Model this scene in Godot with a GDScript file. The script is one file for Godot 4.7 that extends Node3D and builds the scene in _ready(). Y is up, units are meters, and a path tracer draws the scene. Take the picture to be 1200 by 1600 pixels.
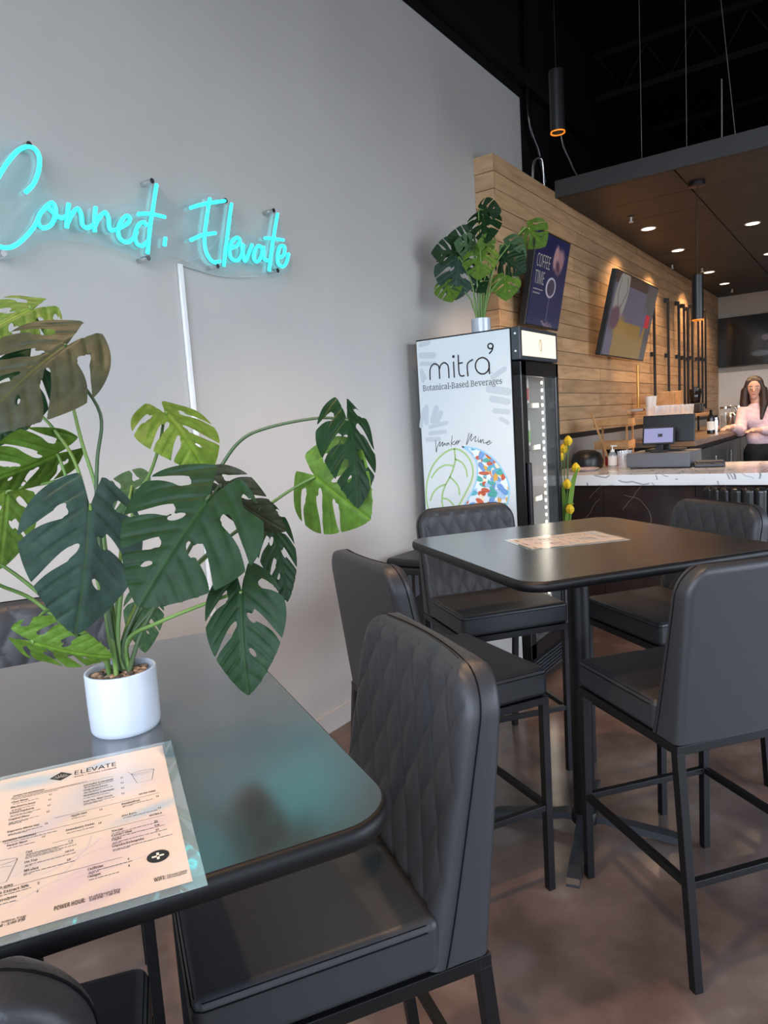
extends Node3D
# A cafe corner: quilted bar stools round two black tables, a potted monstera, a neon sign, a drinks fridge and a bar behind.

const NEON = [
	[[-1.268,2.285],[-1.296,2.315],[-1.318,2.358],[-1.327,2.399],[-1.318,2.423],[-1.294,2.426],[-1.263,2.408],[-1.232,2.374],[-1.203,2.334],[-1.165,2.270],[-1.138,2.199],[-1.135,2.147],[-1.149,2.117],[-1.178,2.105],[-1.215,2.118],[-1.255,2.154],[-1.289,2.195],[-1.310,2.233],[-1.349,2.271],[-1.362,2.256],[-1.356,2.227],[-1.335,2.198],[-1.309,2.187],[-1.297,2.204],[-1.310,2.233],[-1.334,2.252],[-1.358,2.239],[-1.378,2.230],[-1.399,2.242]],
	[[-1.410,2.281],[-1.399,2.235],[-1.394,2.203]],
	[[-1.397,2.215],[-1.422,2.256],[-1.442,2.272],[-1.452,2.254],[-1.452,2.225],[-1.467,2.216],[-1.494,2.231]],
	[[-1.508,2.291],[-1.499,2.247],[-1.495,2.209]],
	[[-1.498,2.228],[-1.521,2.263],[-1.544,2.281],[-1.555,2.262],[-1.554,2.232],[-1.570,2.227],[-1.625,2.258],[-1.641,2.279],[-1.629,2.287],[-1.606,2.267],[-1.588,2.234],[-1.591,2.205],[-1.617,2.195],[-1.646,2.214],[-1.665,2.240]],
	[[-1.712,2.270],[-1.696,2.278],[-1.673,2.263],[-1.656,2.229],[-1.660,2.199],[-1.681,2.194],[-1.707,2.214]],
	[[-1.772,2.425],[-1.749,2.349],[-1.726,2.273],[-1.702,2.171]],
	[[-1.678,2.303],[-1.734,2.314],[-1.796,2.315]],
	[[-1.789,2.241],[-1.781,2.211]],
	[[-1.922,2.374],[-1.996,2.405],[-2.106,2.439]],
	[[-2.025,2.431],[-2.000,2.353],[-1.981,2.282],[-1.980,2.224],[-2.009,2.188],[-2.050,2.196]],
	[[-1.908,2.252],[-1.968,2.282],[-2.038,2.302]],
	[[-2.140,2.436],[-2.117,2.356],[-2.093,2.272],[-2.068,2.179]],
	[[-2.107,2.253],[-2.149,2.272],[-2.170,2.296],[-2.153,2.305],[-2.122,2.282],[-2.107,2.240],[-2.114,2.216],[-2.142,2.212],[-2.174,2.240],[-2.189,2.283]],
	[[-2.179,2.287],[-2.182,2.246],[-2.190,2.217],[-2.215,2.252],[-2.239,2.292]],
	[[-2.299,2.286],[-2.277,2.293],[-2.251,2.268],[-2.243,2.235],[-2.261,2.225],[-2.290,2.253],[-2.307,2.293],[-2.305,2.245],[-2.329,2.240]],
	[[-2.413,2.451],[-2.382,2.364],[-2.352,2.273],[-2.331,2.197]],
	[[-2.320,2.332],[-2.376,2.339],[-2.438,2.344]],
	[[-2.391,2.258],[-2.434,2.281],[-2.442,2.315],[-2.413,2.313],[-2.393,2.274],[-2.393,2.236],[-2.420,2.227],[-2.447,2.250],[-2.466,2.291]],
]
const NEON_PLATE = [[-1.143,2.387],[-1.207,2.422],[-1.256,2.439],[-1.304,2.445],[-1.334,2.423],[-1.344,2.364],[-1.352,2.328],[-1.383,2.299],[-1.441,2.300],[-1.587,2.319],[-1.684,2.353],[-1.720,2.422],[-1.761,2.449],[-1.793,2.434],[-1.823,2.391],[-1.894,2.393],[-2.001,2.450],[-2.123,2.462],[-2.163,2.385],[-2.193,2.340],[-2.323,2.359],[-2.365,2.452],[-2.417,2.478],[-2.440,2.440],[-2.442,2.375],[-2.490,2.328],[-2.487,2.228],[-2.340,2.169],[-2.248,2.182],[-2.057,2.145],[-1.940,2.155],[-1.844,2.184],[-1.724,2.143],[-1.681,2.150],[-1.519,2.171],[-1.334,2.156],[-1.253,2.104],[-1.178,2.072],[-1.118,2.075],[-1.089,2.160],[-1.109,2.285]]
const NEON_PINS = [[-1.296,2.432],[-1.750,2.431],[-1.174,2.088],[-1.700,2.154],[-2.106,2.439],[-2.385,2.458],[-2.031,2.173],[-2.381,2.205]]
const LOGO = [
	[[-2.068,1.745],[-2.066,1.793],[-2.055,1.817],[-2.037,1.828],[-2.020,1.823],[-2.007,1.807],[-2.006,1.745]],
	[[-2.004,1.797],[-1.994,1.818],[-1.973,1.828],[-1.956,1.819],[-1.947,1.801],[-1.946,1.744]],
	[[-1.913,1.825],[-1.913,1.744]],
	[[-1.882,1.858],[-1.882,1.770],[-1.872,1.747],[-1.852,1.746]],
	[[-1.882,1.815],[-1.859,1.816]],
	[[-1.828,1.743],[-1.830,1.795],[-1.820,1.815],[-1.795,1.826]],
	[[-1.699,1.801],[-1.699,1.743]],
	[[-1.671,1.885],[-1.679,1.862],[-1.694,1.848]],
	[[-1.698,1.784],[-1.700,1.773],[-1.705,1.763],[-1.711,1.755],[-1.720,1.749],[-1.730,1.745],[-1.741,1.745],[-1.751,1.747],[-1.761,1.753],[-1.769,1.760],[-1.775,1.770],[-1.779,1.781],[-1.780,1.792],[-1.778,1.803],[-1.773,1.813],[-1.766,1.821],[-1.757,1.827],[-1.747,1.830],[-1.737,1.831],[-1.726,1.828],[-1.717,1.823],[-1.708,1.815],[-1.702,1.806],[-1.699,1.795],[-1.698,1.784]],
	[[-1.671,1.884],[-1.672,1.880],[-1.674,1.877],[-1.676,1.875],[-1.679,1.873],[-1.683,1.872],[-1.687,1.872],[-1.691,1.873],[-1.694,1.875],[-1.697,1.877],[-1.699,1.880],[-1.701,1.884],[-1.701,1.887],[-1.700,1.891],[-1.699,1.894],[-1.696,1.896],[-1.693,1.898],[-1.689,1.899],[-1.685,1.899],[-1.682,1.898],[-1.678,1.896],[-1.675,1.894],[-1.673,1.891],[-1.672,1.887],[-1.671,1.884]],
]
const LOGO_DOT = [[-1.912,1.855]]
const SCRIPT = [
	[[-2.054,1.401],[-2.053,1.334],[-2.045,1.364],[-2.025,1.394],[-2.030,1.366],[-2.008,1.391],[-2.012,1.366],[-1.995,1.384],[-1.997,1.373]],
	[[-1.972,1.385],[-1.988,1.378],[-1.983,1.370],[-1.970,1.383],[-1.967,1.372]],
	[[-1.945,1.422],[-1.956,1.364]],
	[[-1.932,1.393],[-1.950,1.379],[-1.932,1.373],[-1.926,1.383],[-1.906,1.387],[-1.912,1.395],[-1.924,1.383],[-1.916,1.375],[-1.897,1.397]],
	[[-1.838,1.433],[-1.859,1.368],[-1.822,1.429],[-1.830,1.389],[-1.798,1.415],[-1.805,1.386],[-1.791,1.390]],
	[[-1.785,1.400],[-1.782,1.380],[-1.768,1.395],[-1.771,1.377],[-1.755,1.395],[-1.753,1.376],[-1.736,1.377],[-1.714,1.380],[-1.719,1.387],[-1.734,1.375],[-1.726,1.365],[-1.704,1.377]],
	[[-1.782,1.408],[-1.781,1.406]],
]
const LEAF_LOGO = [
	[[-2.002,0.896],[-2.049,0.910],[-2.101,0.951],[-2.128,1.012],[-2.137,1.068],[-2.133,1.131],[-2.117,1.189],[-2.089,1.246],[-2.050,1.292],[-1.994,1.332],[-1.940,1.350],[-1.895,1.339],[-1.857,1.308],[-1.831,1.262],[-1.826,1.211],[-1.842,1.161],[-1.879,1.100],[-1.921,1.036],[-1.974,0.965],[-2.002,0.896]],
	[[-1.936,1.348],[-1.933,1.294],[-1.943,1.254],[-1.973,1.193],[-2.005,1.146],[-2.026,1.100],[-2.033,1.058],[-2.029,1.019],[-2.007,0.922]],
	[[-1.946,1.254],[-1.998,1.260],[-2.053,1.235],[-2.094,1.189]],
	[[-1.932,1.292],[-1.893,1.273],[-1.869,1.237],[-1.863,1.194]],
	[[-2.005,1.149],[-2.047,1.136],[-2.089,1.100],[-2.110,1.057]],
	[[-1.973,1.193],[-1.939,1.162],[-1.921,1.131],[-1.917,1.092]],
	[[-2.027,1.071],[-1.992,1.063],[-1.959,1.032]],
]
const CRESCENT = [[-1.882,1.359],[-1.809,1.349],[-1.739,1.319],[-1.682,1.273],[-1.637,1.209],[-1.613,1.140],[-1.619,1.076],[-1.640,1.011],[-1.675,0.951],[-1.744,0.899],[-1.824,0.865],[-1.905,0.852],[-1.997,0.880],[-1.945,0.960],[-1.883,1.044],[-1.858,1.075],[-1.817,1.146],[-1.799,1.211],[-1.802,1.271],[-1.833,1.322]]
const GREY_LEAF = [
	[-2.152,1.941,-2.065,1.948,0.026],
	[-2.153,1.883,-2.037,1.875,0.035],
	[-2.150,1.837,-2.028,1.829,0.023],
	[-2.150,1.796,-2.117,1.742,0.026],
	[-2.137,1.805,-2.098,1.755,0.017],
	[-1.681,1.723,-1.611,1.759,0.029],
	[-1.706,1.663,-1.596,1.639,0.041],
	[-1.692,1.609,-1.601,1.588,0.035],
	[-1.679,1.545,-1.601,1.535,0.029],
	[-1.644,1.500,-1.606,1.478,0.023],
	[-2.140,1.580,-2.146,1.487,0.026],
	[-2.103,1.593,-2.108,1.506,0.029],
	[-2.037,1.583,-2.066,1.514,0.035],
	[-2.010,1.556,-2.043,1.492,0.029],
	[-2.086,1.479,-1.975,1.498,0.023],
	[-2.088,1.443,-1.987,1.448,0.023],
	[-2.109,1.408,-2.030,1.409,0.026],
]
const LEAVES = [
	[Vector3(-0.775,1.418,-0.674),Vector3(-0.813,1.291,-0.554),Vector3(0.444,0.540,0.715),1.07,0,[Vector3(-0.789,1.413,-0.688),Vector3(-0.858,1.340,-0.703),Vector3(-0.950,1.207,-0.667)]],
	[Vector3(-0.932,1.415,-0.588),Vector3(-0.889,1.246,-0.532),Vector3(0.944,0.294,0.150),0.85,1,[Vector3(-0.950,1.409,-0.599),Vector3(-0.997,1.346,-0.630),Vector3(-0.994,1.211,-0.637)]],
	[Vector3(-1.018,1.659,-0.637),Vector3(-1.024,1.557,-0.471),Vector3(0.633,0.652,0.418),0.81,2,[Vector3(-1.032,1.619,-0.646),Vector3(-1.013,1.548,-0.674),Vector3(-1.025,1.474,-0.667),Vector3(-1.023,1.393,-0.656),Vector3(-0.996,1.231,-0.638)]],
	[Vector3(-1.140,1.731,-0.661),Vector3(-1.132,1.679,-0.535),Vector3(0.643,0.723,0.254),0.82,3,[Vector3(-1.154,1.726,-0.662),Vector3(-1.114,1.635,-0.678),Vector3(-1.073,1.506,-0.674),Vector3(-1.039,1.406,-0.671),Vector3(-0.998,1.218,-0.647)]],
	[Vector3(-1.139,1.489,-0.675),Vector3(-1.217,1.432,-0.562),Vector3(0.729,-0.664,0.164),0.82,4,[Vector3(-1.142,1.483,-0.672),Vector3(-1.128,1.436,-0.675),Vector3(-1.069,1.326,-0.663),Vector3(-1.003,1.203,-0.642)]],
	[Vector3(-1.273,1.430,-0.645),Vector3(-1.238,1.300,-0.602),Vector3(0.944,0.302,0.134),0.70,4,[Vector3(-1.273,1.427,-0.645),Vector3(-1.219,1.436,-0.673),Vector3(-1.139,1.435,-0.691),Vector3(-1.061,1.357,-0.673),Vector3(-1.005,1.198,-0.640)]],
	[Vector3(-1.103,1.418,-0.788),Vector3(-1.218,1.406,-0.755),Vector3(0.175,0.570,0.803),0.76,5,[Vector3(-1.109,1.414,-0.783),Vector3(-1.052,1.329,-0.713),Vector3(-0.995,1.197,-0.647)]],
	[Vector3(-1.012,1.549,-0.798),Vector3(-0.884,1.471,-0.778),Vector3(0.489,0.848,0.206),0.83,4,[Vector3(-1.012,1.544,-0.797),Vector3(-1.009,1.498,-0.780),Vector3(-1.005,1.448,-0.751),Vector3(-1.002,1.386,-0.707),Vector3(-0.984,1.210,-0.644)]],
	[Vector3(-0.703,1.520,-0.913),Vector3(-0.642,1.390,-0.875),Vector3(0.854,0.465,0.232),0.66,0,[Vector3(-0.748,1.520,-0.893),Vector3(-0.821,1.510,-0.853),Vector3(-0.860,1.490,-0.822),Vector3(-0.893,1.435,-0.791),Vector3(-0.939,1.313,-0.715),Vector3(-0.975,1.189,-0.647)]],
	[Vector3(-0.775,1.428,-0.898),Vector3(-0.671,1.352,-0.898),Vector3(0.051,0.065,0.997),1.21,4,[Vector3(-0.806,1.402,-0.872),Vector3(-0.860,1.352,-0.814),Vector3(-0.930,1.268,-0.728),Vector3(-0.971,1.184,-0.650)]],
	[Vector3(-0.801,1.362,-0.820),Vector3(-0.742,1.244,-0.795),Vector3(0.868,0.471,0.160),0.51,0,[Vector3(-0.817,1.365,-0.809),Vector3(-0.880,1.318,-0.758),Vector3(-0.946,1.234,-0.686),Vector3(-0.974,1.179,-0.647)]],
	[Vector3(-0.759,1.280,-0.702),Vector3(-0.721,1.144,-0.647),Vector3(0.339,0.432,0.836),0.74,0,[Vector3(-0.769,1.271,-0.706),Vector3(-0.829,1.251,-0.698),Vector3(-0.913,1.219,-0.671),Vector3(-0.971,1.189,-0.650)]],
	[Vector3(-0.843,1.426,-0.751),Vector3(-0.743,1.348,-0.760),Vector3(0.068,-0.028,0.997),0.59,2,[Vector3(-0.844,1.418,-0.749),Vector3(-0.906,1.325,-0.716),Vector3(-0.979,1.196,-0.657)]],
	[Vector3(-1.003,1.224,-0.510),Vector3(-0.928,1.170,-0.579),Vector3(0.439,-0.416,0.797),0.78,4,[Vector3(-1.010,1.237,-0.519),Vector3(-1.016,1.258,-0.555),Vector3(-1.014,1.222,-0.588),Vector3(-1.004,1.169,-0.624)]],
	[Vector3(-1.056,1.226,-0.744),Vector3(-1.052,1.129,-0.732),Vector3(0.668,0.115,0.735),0.63,5,[Vector3(-1.057,1.227,-0.743),Vector3(-1.019,1.214,-0.694),Vector3(-0.988,1.176,-0.649)]],
	[Vector3(-1.167,1.636,-0.652),Vector3(-1.156,1.513,-0.568),Vector3(0.794,0.392,0.466),0.64,0,[Vector3(-1.159,1.584,-0.638),Vector3(-1.120,1.528,-0.657),Vector3(-1.079,1.465,-0.664),Vector3(-1.042,1.339,-0.659),Vector3(-1.003,1.198,-0.641)]],
	[Vector3(-1.116,1.375,-0.489),Vector3(-1.129,1.332,-0.412),Vector3(0.842,0.399,0.364),0.83,3,[Vector3(-1.111,1.349,-0.502),Vector3(-1.089,1.329,-0.526),Vector3(-1.066,1.297,-0.550),Vector3(-1.036,1.240,-0.587),Vector3(-1.004,1.175,-0.625)]],
	[Vector3(-1.062,1.345,-0.461),Vector3(-1.065,1.289,-0.389),Vector3(0.810,0.447,0.378),0.83,0,[Vector3(-1.071,1.325,-0.489),Vector3(-1.068,1.301,-0.512),Vector3(-1.058,1.271,-0.552),Vector3(-1.027,1.215,-0.589),Vector3(-1.004,1.167,-0.624)]],
]
const LEAVES_SMALL = [
	[Vector3(-1.876,2.662,-3.842),Vector3(-1.826,2.507,-3.767),Vector3(0.423,-0.262,0.867),1.0,0],
	[Vector3(-1.884,2.699,-3.841),Vector3(-1.770,2.663,-3.830),Vector3(0.424,-0.270,0.865),1.0,0],
	[Vector3(-2.001,2.472,-3.725),Vector3(-2.062,2.453,-3.593),Vector3(0.461,-0.224,0.859),1.0,0],
	[Vector3(-1.988,2.430,-3.728),Vector3(-1.962,2.213,-3.628),Vector3(0.460,-0.215,0.862),1.0,1],
	[Vector3(-2.043,2.302,-3.670),Vector3(-1.983,2.183,-3.608),Vector3(0.478,-0.187,0.858),1.0,4],
	[Vector3(-1.887,2.472,-3.805),Vector3(-1.860,2.303,-3.713),Vector3(0.433,-0.223,0.873),1.0,4],
	[Vector3(-1.764,2.308,-3.868),Vector3(-1.731,2.182,-3.786),Vector3(0.408,-0.187,0.894),1.0,4],
	[Vector3(-1.767,2.490,-3.893),Vector3(-1.654,2.404,-3.873),Vector3(0.403,-0.226,0.887),1.0,5],
	[Vector3(-1.781,2.427,-3.873),Vector3(-1.652,2.323,-3.862),Vector3(0.408,-0.213,0.888),1.0,0],
	[Vector3(-1.663,2.578,-3.979),Vector3(-1.558,2.459,-3.949),Vector3(0.374,-0.242,0.895),1.0,4],
	[Vector3(-1.926,2.493,-3.781),Vector3(-1.967,2.500,-3.667),Vector3(0.442,-0.228,0.868),1.0,5],
	[Vector3(-1.899,2.300,-3.771),Vector3(-1.836,2.230,-3.719),Vector3(0.442,-0.186,0.877),1.0,0],
	[Vector3(-1.934,2.530,-3.781),Vector3(-1.990,2.537,-3.657),Vector3(0.442,-0.236,0.865),1.0,0],
	[Vector3(-1.827,2.495,-3.851),Vector3(-1.855,2.491,-3.744),Vector3(0.418,-0.227,0.880),1.0,4],
]

const WALL_X = -2.22
const WOOD_X = -2.08
const TABLE_H = 1.06
var rng := RandomNumberGenerator.new()
var M := {}
var used_names := {}
var sans: SystemFont
var serif: SystemFont
var bold: SystemFont
var heavy: SystemFont

# ---------------------------------------------------------------- naming
func numbered(called: String) -> String:
	if not used_names.has(called):
		used_names[called] = 0
		return called
	used_names[called] += 1
	return "%s_%03d" % [called, used_names[called]]

func tag(o: Node, label: String, category: String, group := "") -> void:
	o.set_meta("label", label)
	o.set_meta("category", category)
	if group != "":
		o.set_meta("group", group)

func thing(called: String, at: Vector3, turn: float, label: String, category: String, group := "") -> Node3D:
	var o := Node3D.new()
	o.name = numbered(called)
	add_child(o)
	o.position = at
	o.rotation.y = turn
	tag(o, label, category, group)
	return o

func structure(called: String, parent: Node3D = null) -> Node3D:
	var o := Node3D.new()
	o.name = numbered(called)
	add_child(o)
	o.set_meta("kind", "structure")
	return o

func obj(called: String, st: SurfaceTool, m: Material, parent: Node3D, label := "") -> MeshInstance3D:
	return put(called, st.commit(), m, parent, label)

func put(called: String, mesh: Mesh, m: Material, parent: Node3D, label := "") -> MeshInstance3D:
	var o := MeshInstance3D.new()
	o.mesh = mesh
	o.material_override = m
	if parent == self:
		o.name = numbered(called)
		add_child(o)
	else:
		o.name = called
		parent.add_child(o, true)
	if label != "":
		o.set_meta("label", label)
	return o

func copy(o: Node3D, base: String, at: Vector3, turn: float, label: String) -> Node3D:
	var c: Node3D = o.duplicate()
	c.name = numbered(base)
	add_child(c)
	c.position = at
	c.rotation.y = turn
	c.set_meta("label", label)
	return c

# ---------------------------------------------------------------- materials
func mat(c: Color, rough := 0.6, metal := 0.0, spec := 0.5) -> StandardMaterial3D:
	var m := StandardMaterial3D.new()
	m.albedo_color = c
	m.roughness = rough
	m.metallic = metal
	m.metallic_specular = spec
	return m

func glow(c: Color, e: float, base := Color(0, 0, 0)) -> StandardMaterial3D:
	var m := mat(base, 0.4)
	m.emission_enabled = true
	m.emission = c
	m.emission_energy_multiplier = e
	return m

func glass(c: Color, a := 0.08) -> StandardMaterial3D:
	var m := mat(Color(c.r, c.g, c.b, a), 0.03)
	m.transparency = BaseMaterial3D.TRANSPARENCY_ALPHA
	return m

func noise_tex(freq: float, ramp: Array, size := 512, octaves := 4, seed_ := 1, kind := FastNoiseLite.TYPE_SIMPLEX_SMOOTH) -> NoiseTexture2D:
	var n := FastNoiseLite.new()
	n.noise_type = kind
	n.frequency = freq
	n.fractal_octaves = octaves
	n.seed = seed_
	var t := NoiseTexture2D.new()
	t.width = size
	t.height = size
	t.seamless = true
	t.noise = n
	if ramp.size() > 0:
		var g := Gradient.new()
		var offs := PackedFloat32Array()
		var cols := PackedColorArray()
		for r in ramp:
			offs.append(r[0])
			cols.append(r[1])
		g.offsets = offs
		g.colors = cols
		t.color_ramp = g
	return t

func tri(m: StandardMaterial3D, s: Vector3) -> StandardMaterial3D:
	m.uv1_triplanar = true
	m.uv1_world_triplanar = true
	m.uv1_scale = s
	return m

func img_tex(im: Image) -> ImageTexture:
	return ImageTexture.create_from_image(im)

func blob(im: Image, cx: float, cy: float, rx: float, ry: float, ang: float, c: Color, soft := 0.15) -> void:
	var r: float = max(rx, ry) + 2.0
	var ca := cos(ang)
	var sa := sin(ang)
	for y in range(max(0, int(cy - r)), min(im.get_height(), int(cy + r) + 1)):
		for x in range(max(0, int(cx - r)), min(im.get_width(), int(cx + r) + 1)):
			var dx := x - cx
			var dy := y - cy
			var u := (dx * ca + dy * sa) / rx
			var v := (-dx * sa + dy * ca) / ry
			var q := sqrt(u * u + v * v)
			var a := clampf((1.0 - q) / soft, 0.0, 1.0) * c.a
			if a > 0.0:
				im.set_pixel(x, y, im.get_pixel(x, y).lerp(Color(c.r, c.g, c.b, 1), a))

func vein(im: Image, pts: Array, w: float, c: Color) -> void:
	for i in pts.size() - 1:
		var a: Vector2 = pts[i]
		var b: Vector2 = pts[i + 1]
		var n: int = int(a.distance_to(b)) + 1
		for k in n:
			var p := a.lerp(b, float(k) / n)
			blob(im, p.x, p.y, w, w, 0.0, c, 0.8)

func wander(r: RandomNumberGenerator, from: Vector2, dir: float, n: int, step: float, jitter: float) -> Array:
	var out := [from]
	var p := from
	for i in n:
		dir += r.randf_range(-jitter, jitter)
		p += Vector2(cos(dir), sin(dir)) * step
		out.append(p)
	return out

# ---------------------------------------------------------------- shapes
func begin() -> SurfaceTool:
	var st := SurfaceTool.new()
	st.begin(Mesh.PRIMITIVE_TRIANGLES)
	return st

func tri3(st: SurfaceTool, p: Array, n: Array, uv: Array) -> void:
	# given counter-clockwise as seen from outside; Godot's front faces run clockwise
	for i in [0, 2, 1]:
		st.set_normal(n[i])
		st.set_uv(uv[i])
		st.add_vertex(p[i])

func quad(st: SurfaceTool, a: Vector3, b: Vector3, c: Vector3, d: Vector3, ua := Vector2(0, 0), ub := Vector2(1, 0), uc := Vector2(1, 1), ud := Vector2(0, 1)) -> void:
	var n := (b - a).cross(c - a)
	if n.length() < 1e-12:
		n = (c - a).cross(d - a)
	n = n.normalized()
	tri3(st, [a, b, c], [n, n, n], [ua, ub, uc])
	tri3(st, [a, c, d], [n, n, n], [ua, uc, ud])

func quadn(st: SurfaceTool, p: Array, n: Array, uv: Array) -> void:
	tri3(st, [p[0], p[1], p[2]], [n[0], n[1], n[2]], [uv[0], uv[1], uv[2]])
	tri3(st, [p[0], p[2], p[3]], [n[0], n[2], n[3]], [uv[0], uv[2], uv[3]])

func box(st: SurfaceTool, c: Vector3, s: Vector3, bas := Basis()) -> void:
	var h := s * 0.5
	for ax in 3:
		for sg in [-1.0, 1.0]:
			var n := Vector3()
			n[ax] = sg
			var u := Vector3()
			u[(ax + 1) % 3] = 1.0
			var v := Vector3()
			v[(ax + 2) % 3] = 1.0
			if ax != 1:
				# texture upright on standing faces
				u = Vector3(0, 1, 0).cross(n)
				v = Vector3(0, 1, 0)
			elif sg < 0:
				u = -u
			if u.cross(v).dot(n) < 0:
				u = -u
			var eu := absf(u.dot(h))
			var ev := absf(v.dot(h))
			var o := n * h[ax]
			var p := []
			var uvs := []
			for k in [[-1, -1], [1, -1], [1, 1], [-1, 1]]:
				p.append(c + bas * (o + u * eu * k[0] + v * ev * k[1]))
				uvs.append(Vector2(eu * k[0], -ev * k[1]))
			var nn := (bas * n).normalized()
			quadn(st, p, [nn, nn, nn, nn], uvs)

func rbox(st: SurfaceTool, c: Vector3, s: Vector3, r: float, bas := Basis(), seg := 2) -> void:
	# a box with rounded edges
	var h := s * 0.5
	r = min(r, min(h.x, min(h.y, h.z)) * 0.98)
	var cuts := []
	for ax in 3:
		var l := []
		for k in seg + 1:
			l.append(-h[ax] + r * (1.0 - cos(PI / 2 * k / seg)) if k < seg else -h[ax] + r)
		for k in range(seg, -1, -1):
			l.append(h[ax] - r * (1.0 - cos(PI / 2 * k / seg)) if k < seg else h[ax] - r)
		cuts.append(l)
	for ax in 3:
		var a1 := (ax + 1) % 3
		var a2 := (ax + 2) % 3
		for sg in [-1.0, 1.0]:
			for i in cuts[a1].size() - 1:
				for j in cuts[a2].size() - 1:
					var p := []
					var n := []
					var uv := []
					var order := [[0, 0], [1, 0], [1, 1], [0, 1]] if sg > 0 else [[0, 0], [0, 1], [1, 1], [1, 0]]
					for k in order:
						var q := Vector3()
						q[ax] = sg * h[ax]
						q[a1] = cuts[a1][i + k[0]]
						q[a2] = cuts[a2][j + k[1]]
						var inner := q.clamp(-(h - Vector3(r, r, r)), h - Vector3(r, r, r))
						var dd := (q - inner).normalized()
						p.append(c + bas * (inner + dd * r))
						n.append((bas * dd).normalized())
						uv.append(Vector2(q[a1], q[a2]))
					quadn(st, p, n, uv)

func bar(st: SurfaceTool, a: Vector3, b: Vector3, w: float, d: float, side := Vector3.ZERO) -> void:
	# square tube from a to b
	var y := (b - a).normalized()
	var x := side if side != Vector3.ZERO else (Vector3(0, 0, 1) if absf(y.z) < 0.9 else Vector3(1, 0, 0))
	var z := x.cross(y).normalized()
	x = y.cross(z).normalized()
	rbox(st, (a + b) * 0.5, Vector3(w, a.distance_to(b), d), 0.002, Basis(x, y, z), 1)

func frames(pts: Array, closed := false) -> Array:
	var out := []
	var up := Vector3(0.31, 0.9, 0.23).normalized()
	for i in pts.size():
		var a: Vector3 = pts[max(0, i - 1)]
		var b: Vector3 = pts[min(pts.size() - 1, i + 1)]
		if closed:
			a = pts[(i - 1 + pts.size()) % pts.size()]
			b = pts[(i + 1) % pts.size()]
		var t := (b - a).normalized()
		if absf(t.dot(up)) > 0.98:
			up = Vector3(1, 0, 0.2).normalized()
		var x := up.cross(t).normalized()
		var y := t.cross(x).normalized()
		up = y
		out.append([x, y])
	return out

func tube(st: SurfaceTool, pts: Array, r, sides := 8, caps := true) -> void:
	var fr := frames(pts)
	var n := pts.size()
	var rr := func(i): return r if r is float else lerpf(r[0], r[1], float(i) / max(1, n - 1))
	for i in n - 1:
		for k in sides:
			var p := []
			var nn := []
			var uv := []
			for q in [[0, 0], [0, 1], [1, 1], [1, 0]]:
				var a: float = TAU * (k + q[1]) / sides
				var f: Array = fr[i + q[0]]
				var dv: Vector3 = f[0] * cos(a) + f[1] * sin(a)
				p.append(pts[i + q[0]] + dv * rr.call(i + q[0]))
				nn.append(dv)
				uv.append(Vector2(float(k + q[1]) / sides, i + q[0]))
			quadn(st, p, nn, uv)
	if caps:
		for e in [0, n - 1]:
			var t: Vector3 = (pts[0] - pts[1]).normalized() if e == 0 else (pts[n - 1] - pts[n - 2]).normalized()
			for k in sides:
				var a := TAU * k / sides
				var b := TAU * (k + 1) / sides
				var f: Array = fr[e]
				var pa: Vector3 = pts[e] + (f[0] * cos(a) + f[1] * sin(a)) * rr.call(e)
				var pb: Vector3 = pts[e] + (f[0] * cos(b) + f[1] * sin(b)) * rr.call(e)
				var tri_ := [pts[e], pb, pa] if e == 0 else [pts[e], pa, pb]
				tri3(st, tri_, [t, t, t], [Vector2(), Vector2(), Vector2()])

func smooth(pts: Array, n := 6) -> Array:
	# Catmull-Rom through the points
	var out := []
	for i in pts.size() - 1:
		var p0 = pts[max(0, i - 1)]
		var p1 = pts[i]
		var p2 = pts[i + 1]
		var p3 = pts[min(pts.size() - 1, i + 2)]
		for k in n:
			var t := float(k) / n
			out.append(0.5 * ((2 * p1) + (p2 - p0) * t + (2 * p0 - 5 * p1 + 4 * p2 - p3) * t * t + (3 * p1 - p0 - 3 * p2 + p3) * t * t * t))
	out.append(pts[-1])
	return out

func lathe(st: SurfaceTool, prof: Array, sides := 24, c := Vector3.ZERO, smooth_n := true) -> void:
	# prof: [radius, height] from bottom to top along the outside
	var nn := []
	for i in prof.size():
		var a = prof[max(0, i - 1)]
		var b = prof[min(prof.size() - 1, i + 1)]
		var t := Vector2(b[0] - a[0], b[1] - a[1]).normalized()
		nn.append(Vector2(t.y, -t.x))
	for i in prof.size() - 1:
		var fl := Vector2(prof[i + 1][0] - prof[i][0], prof[i + 1][1] - prof[i][1]).normalized()
		var fn := Vector2(fl.y, -fl.x)
		for k in sides:
			var p := []
			var n := []
			var uv := []
			for q in [[0, 0], [0, 1], [1, 1], [1, 0]]:
				var a: float = -TAU * (k + q[1]) / sides
				var pr = prof[i + q[0]]
				p.append(c + Vector3(cos(a) * pr[0], pr[1], sin(a) * pr[0]))
				var v: Vector2 = nn[i + q[0]] if smooth_n else fn
				if absf(v.angle_to(fn)) > 0.7:
					v = fn
				n.append(Vector3(cos(a) * v.x, v.y, sin(a) * v.x).normalized())
				uv.append(Vector2(float(k + q[1]) / sides, float(i + q[0]) / prof.size()))
			# order so that the outside is counter-clockwise
			quadn(st, [p[0], p[1], p[2], p[3]], [n[0], n[1], n[2], n[3]], [uv[0], uv[1], uv[2], uv[3]])

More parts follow.
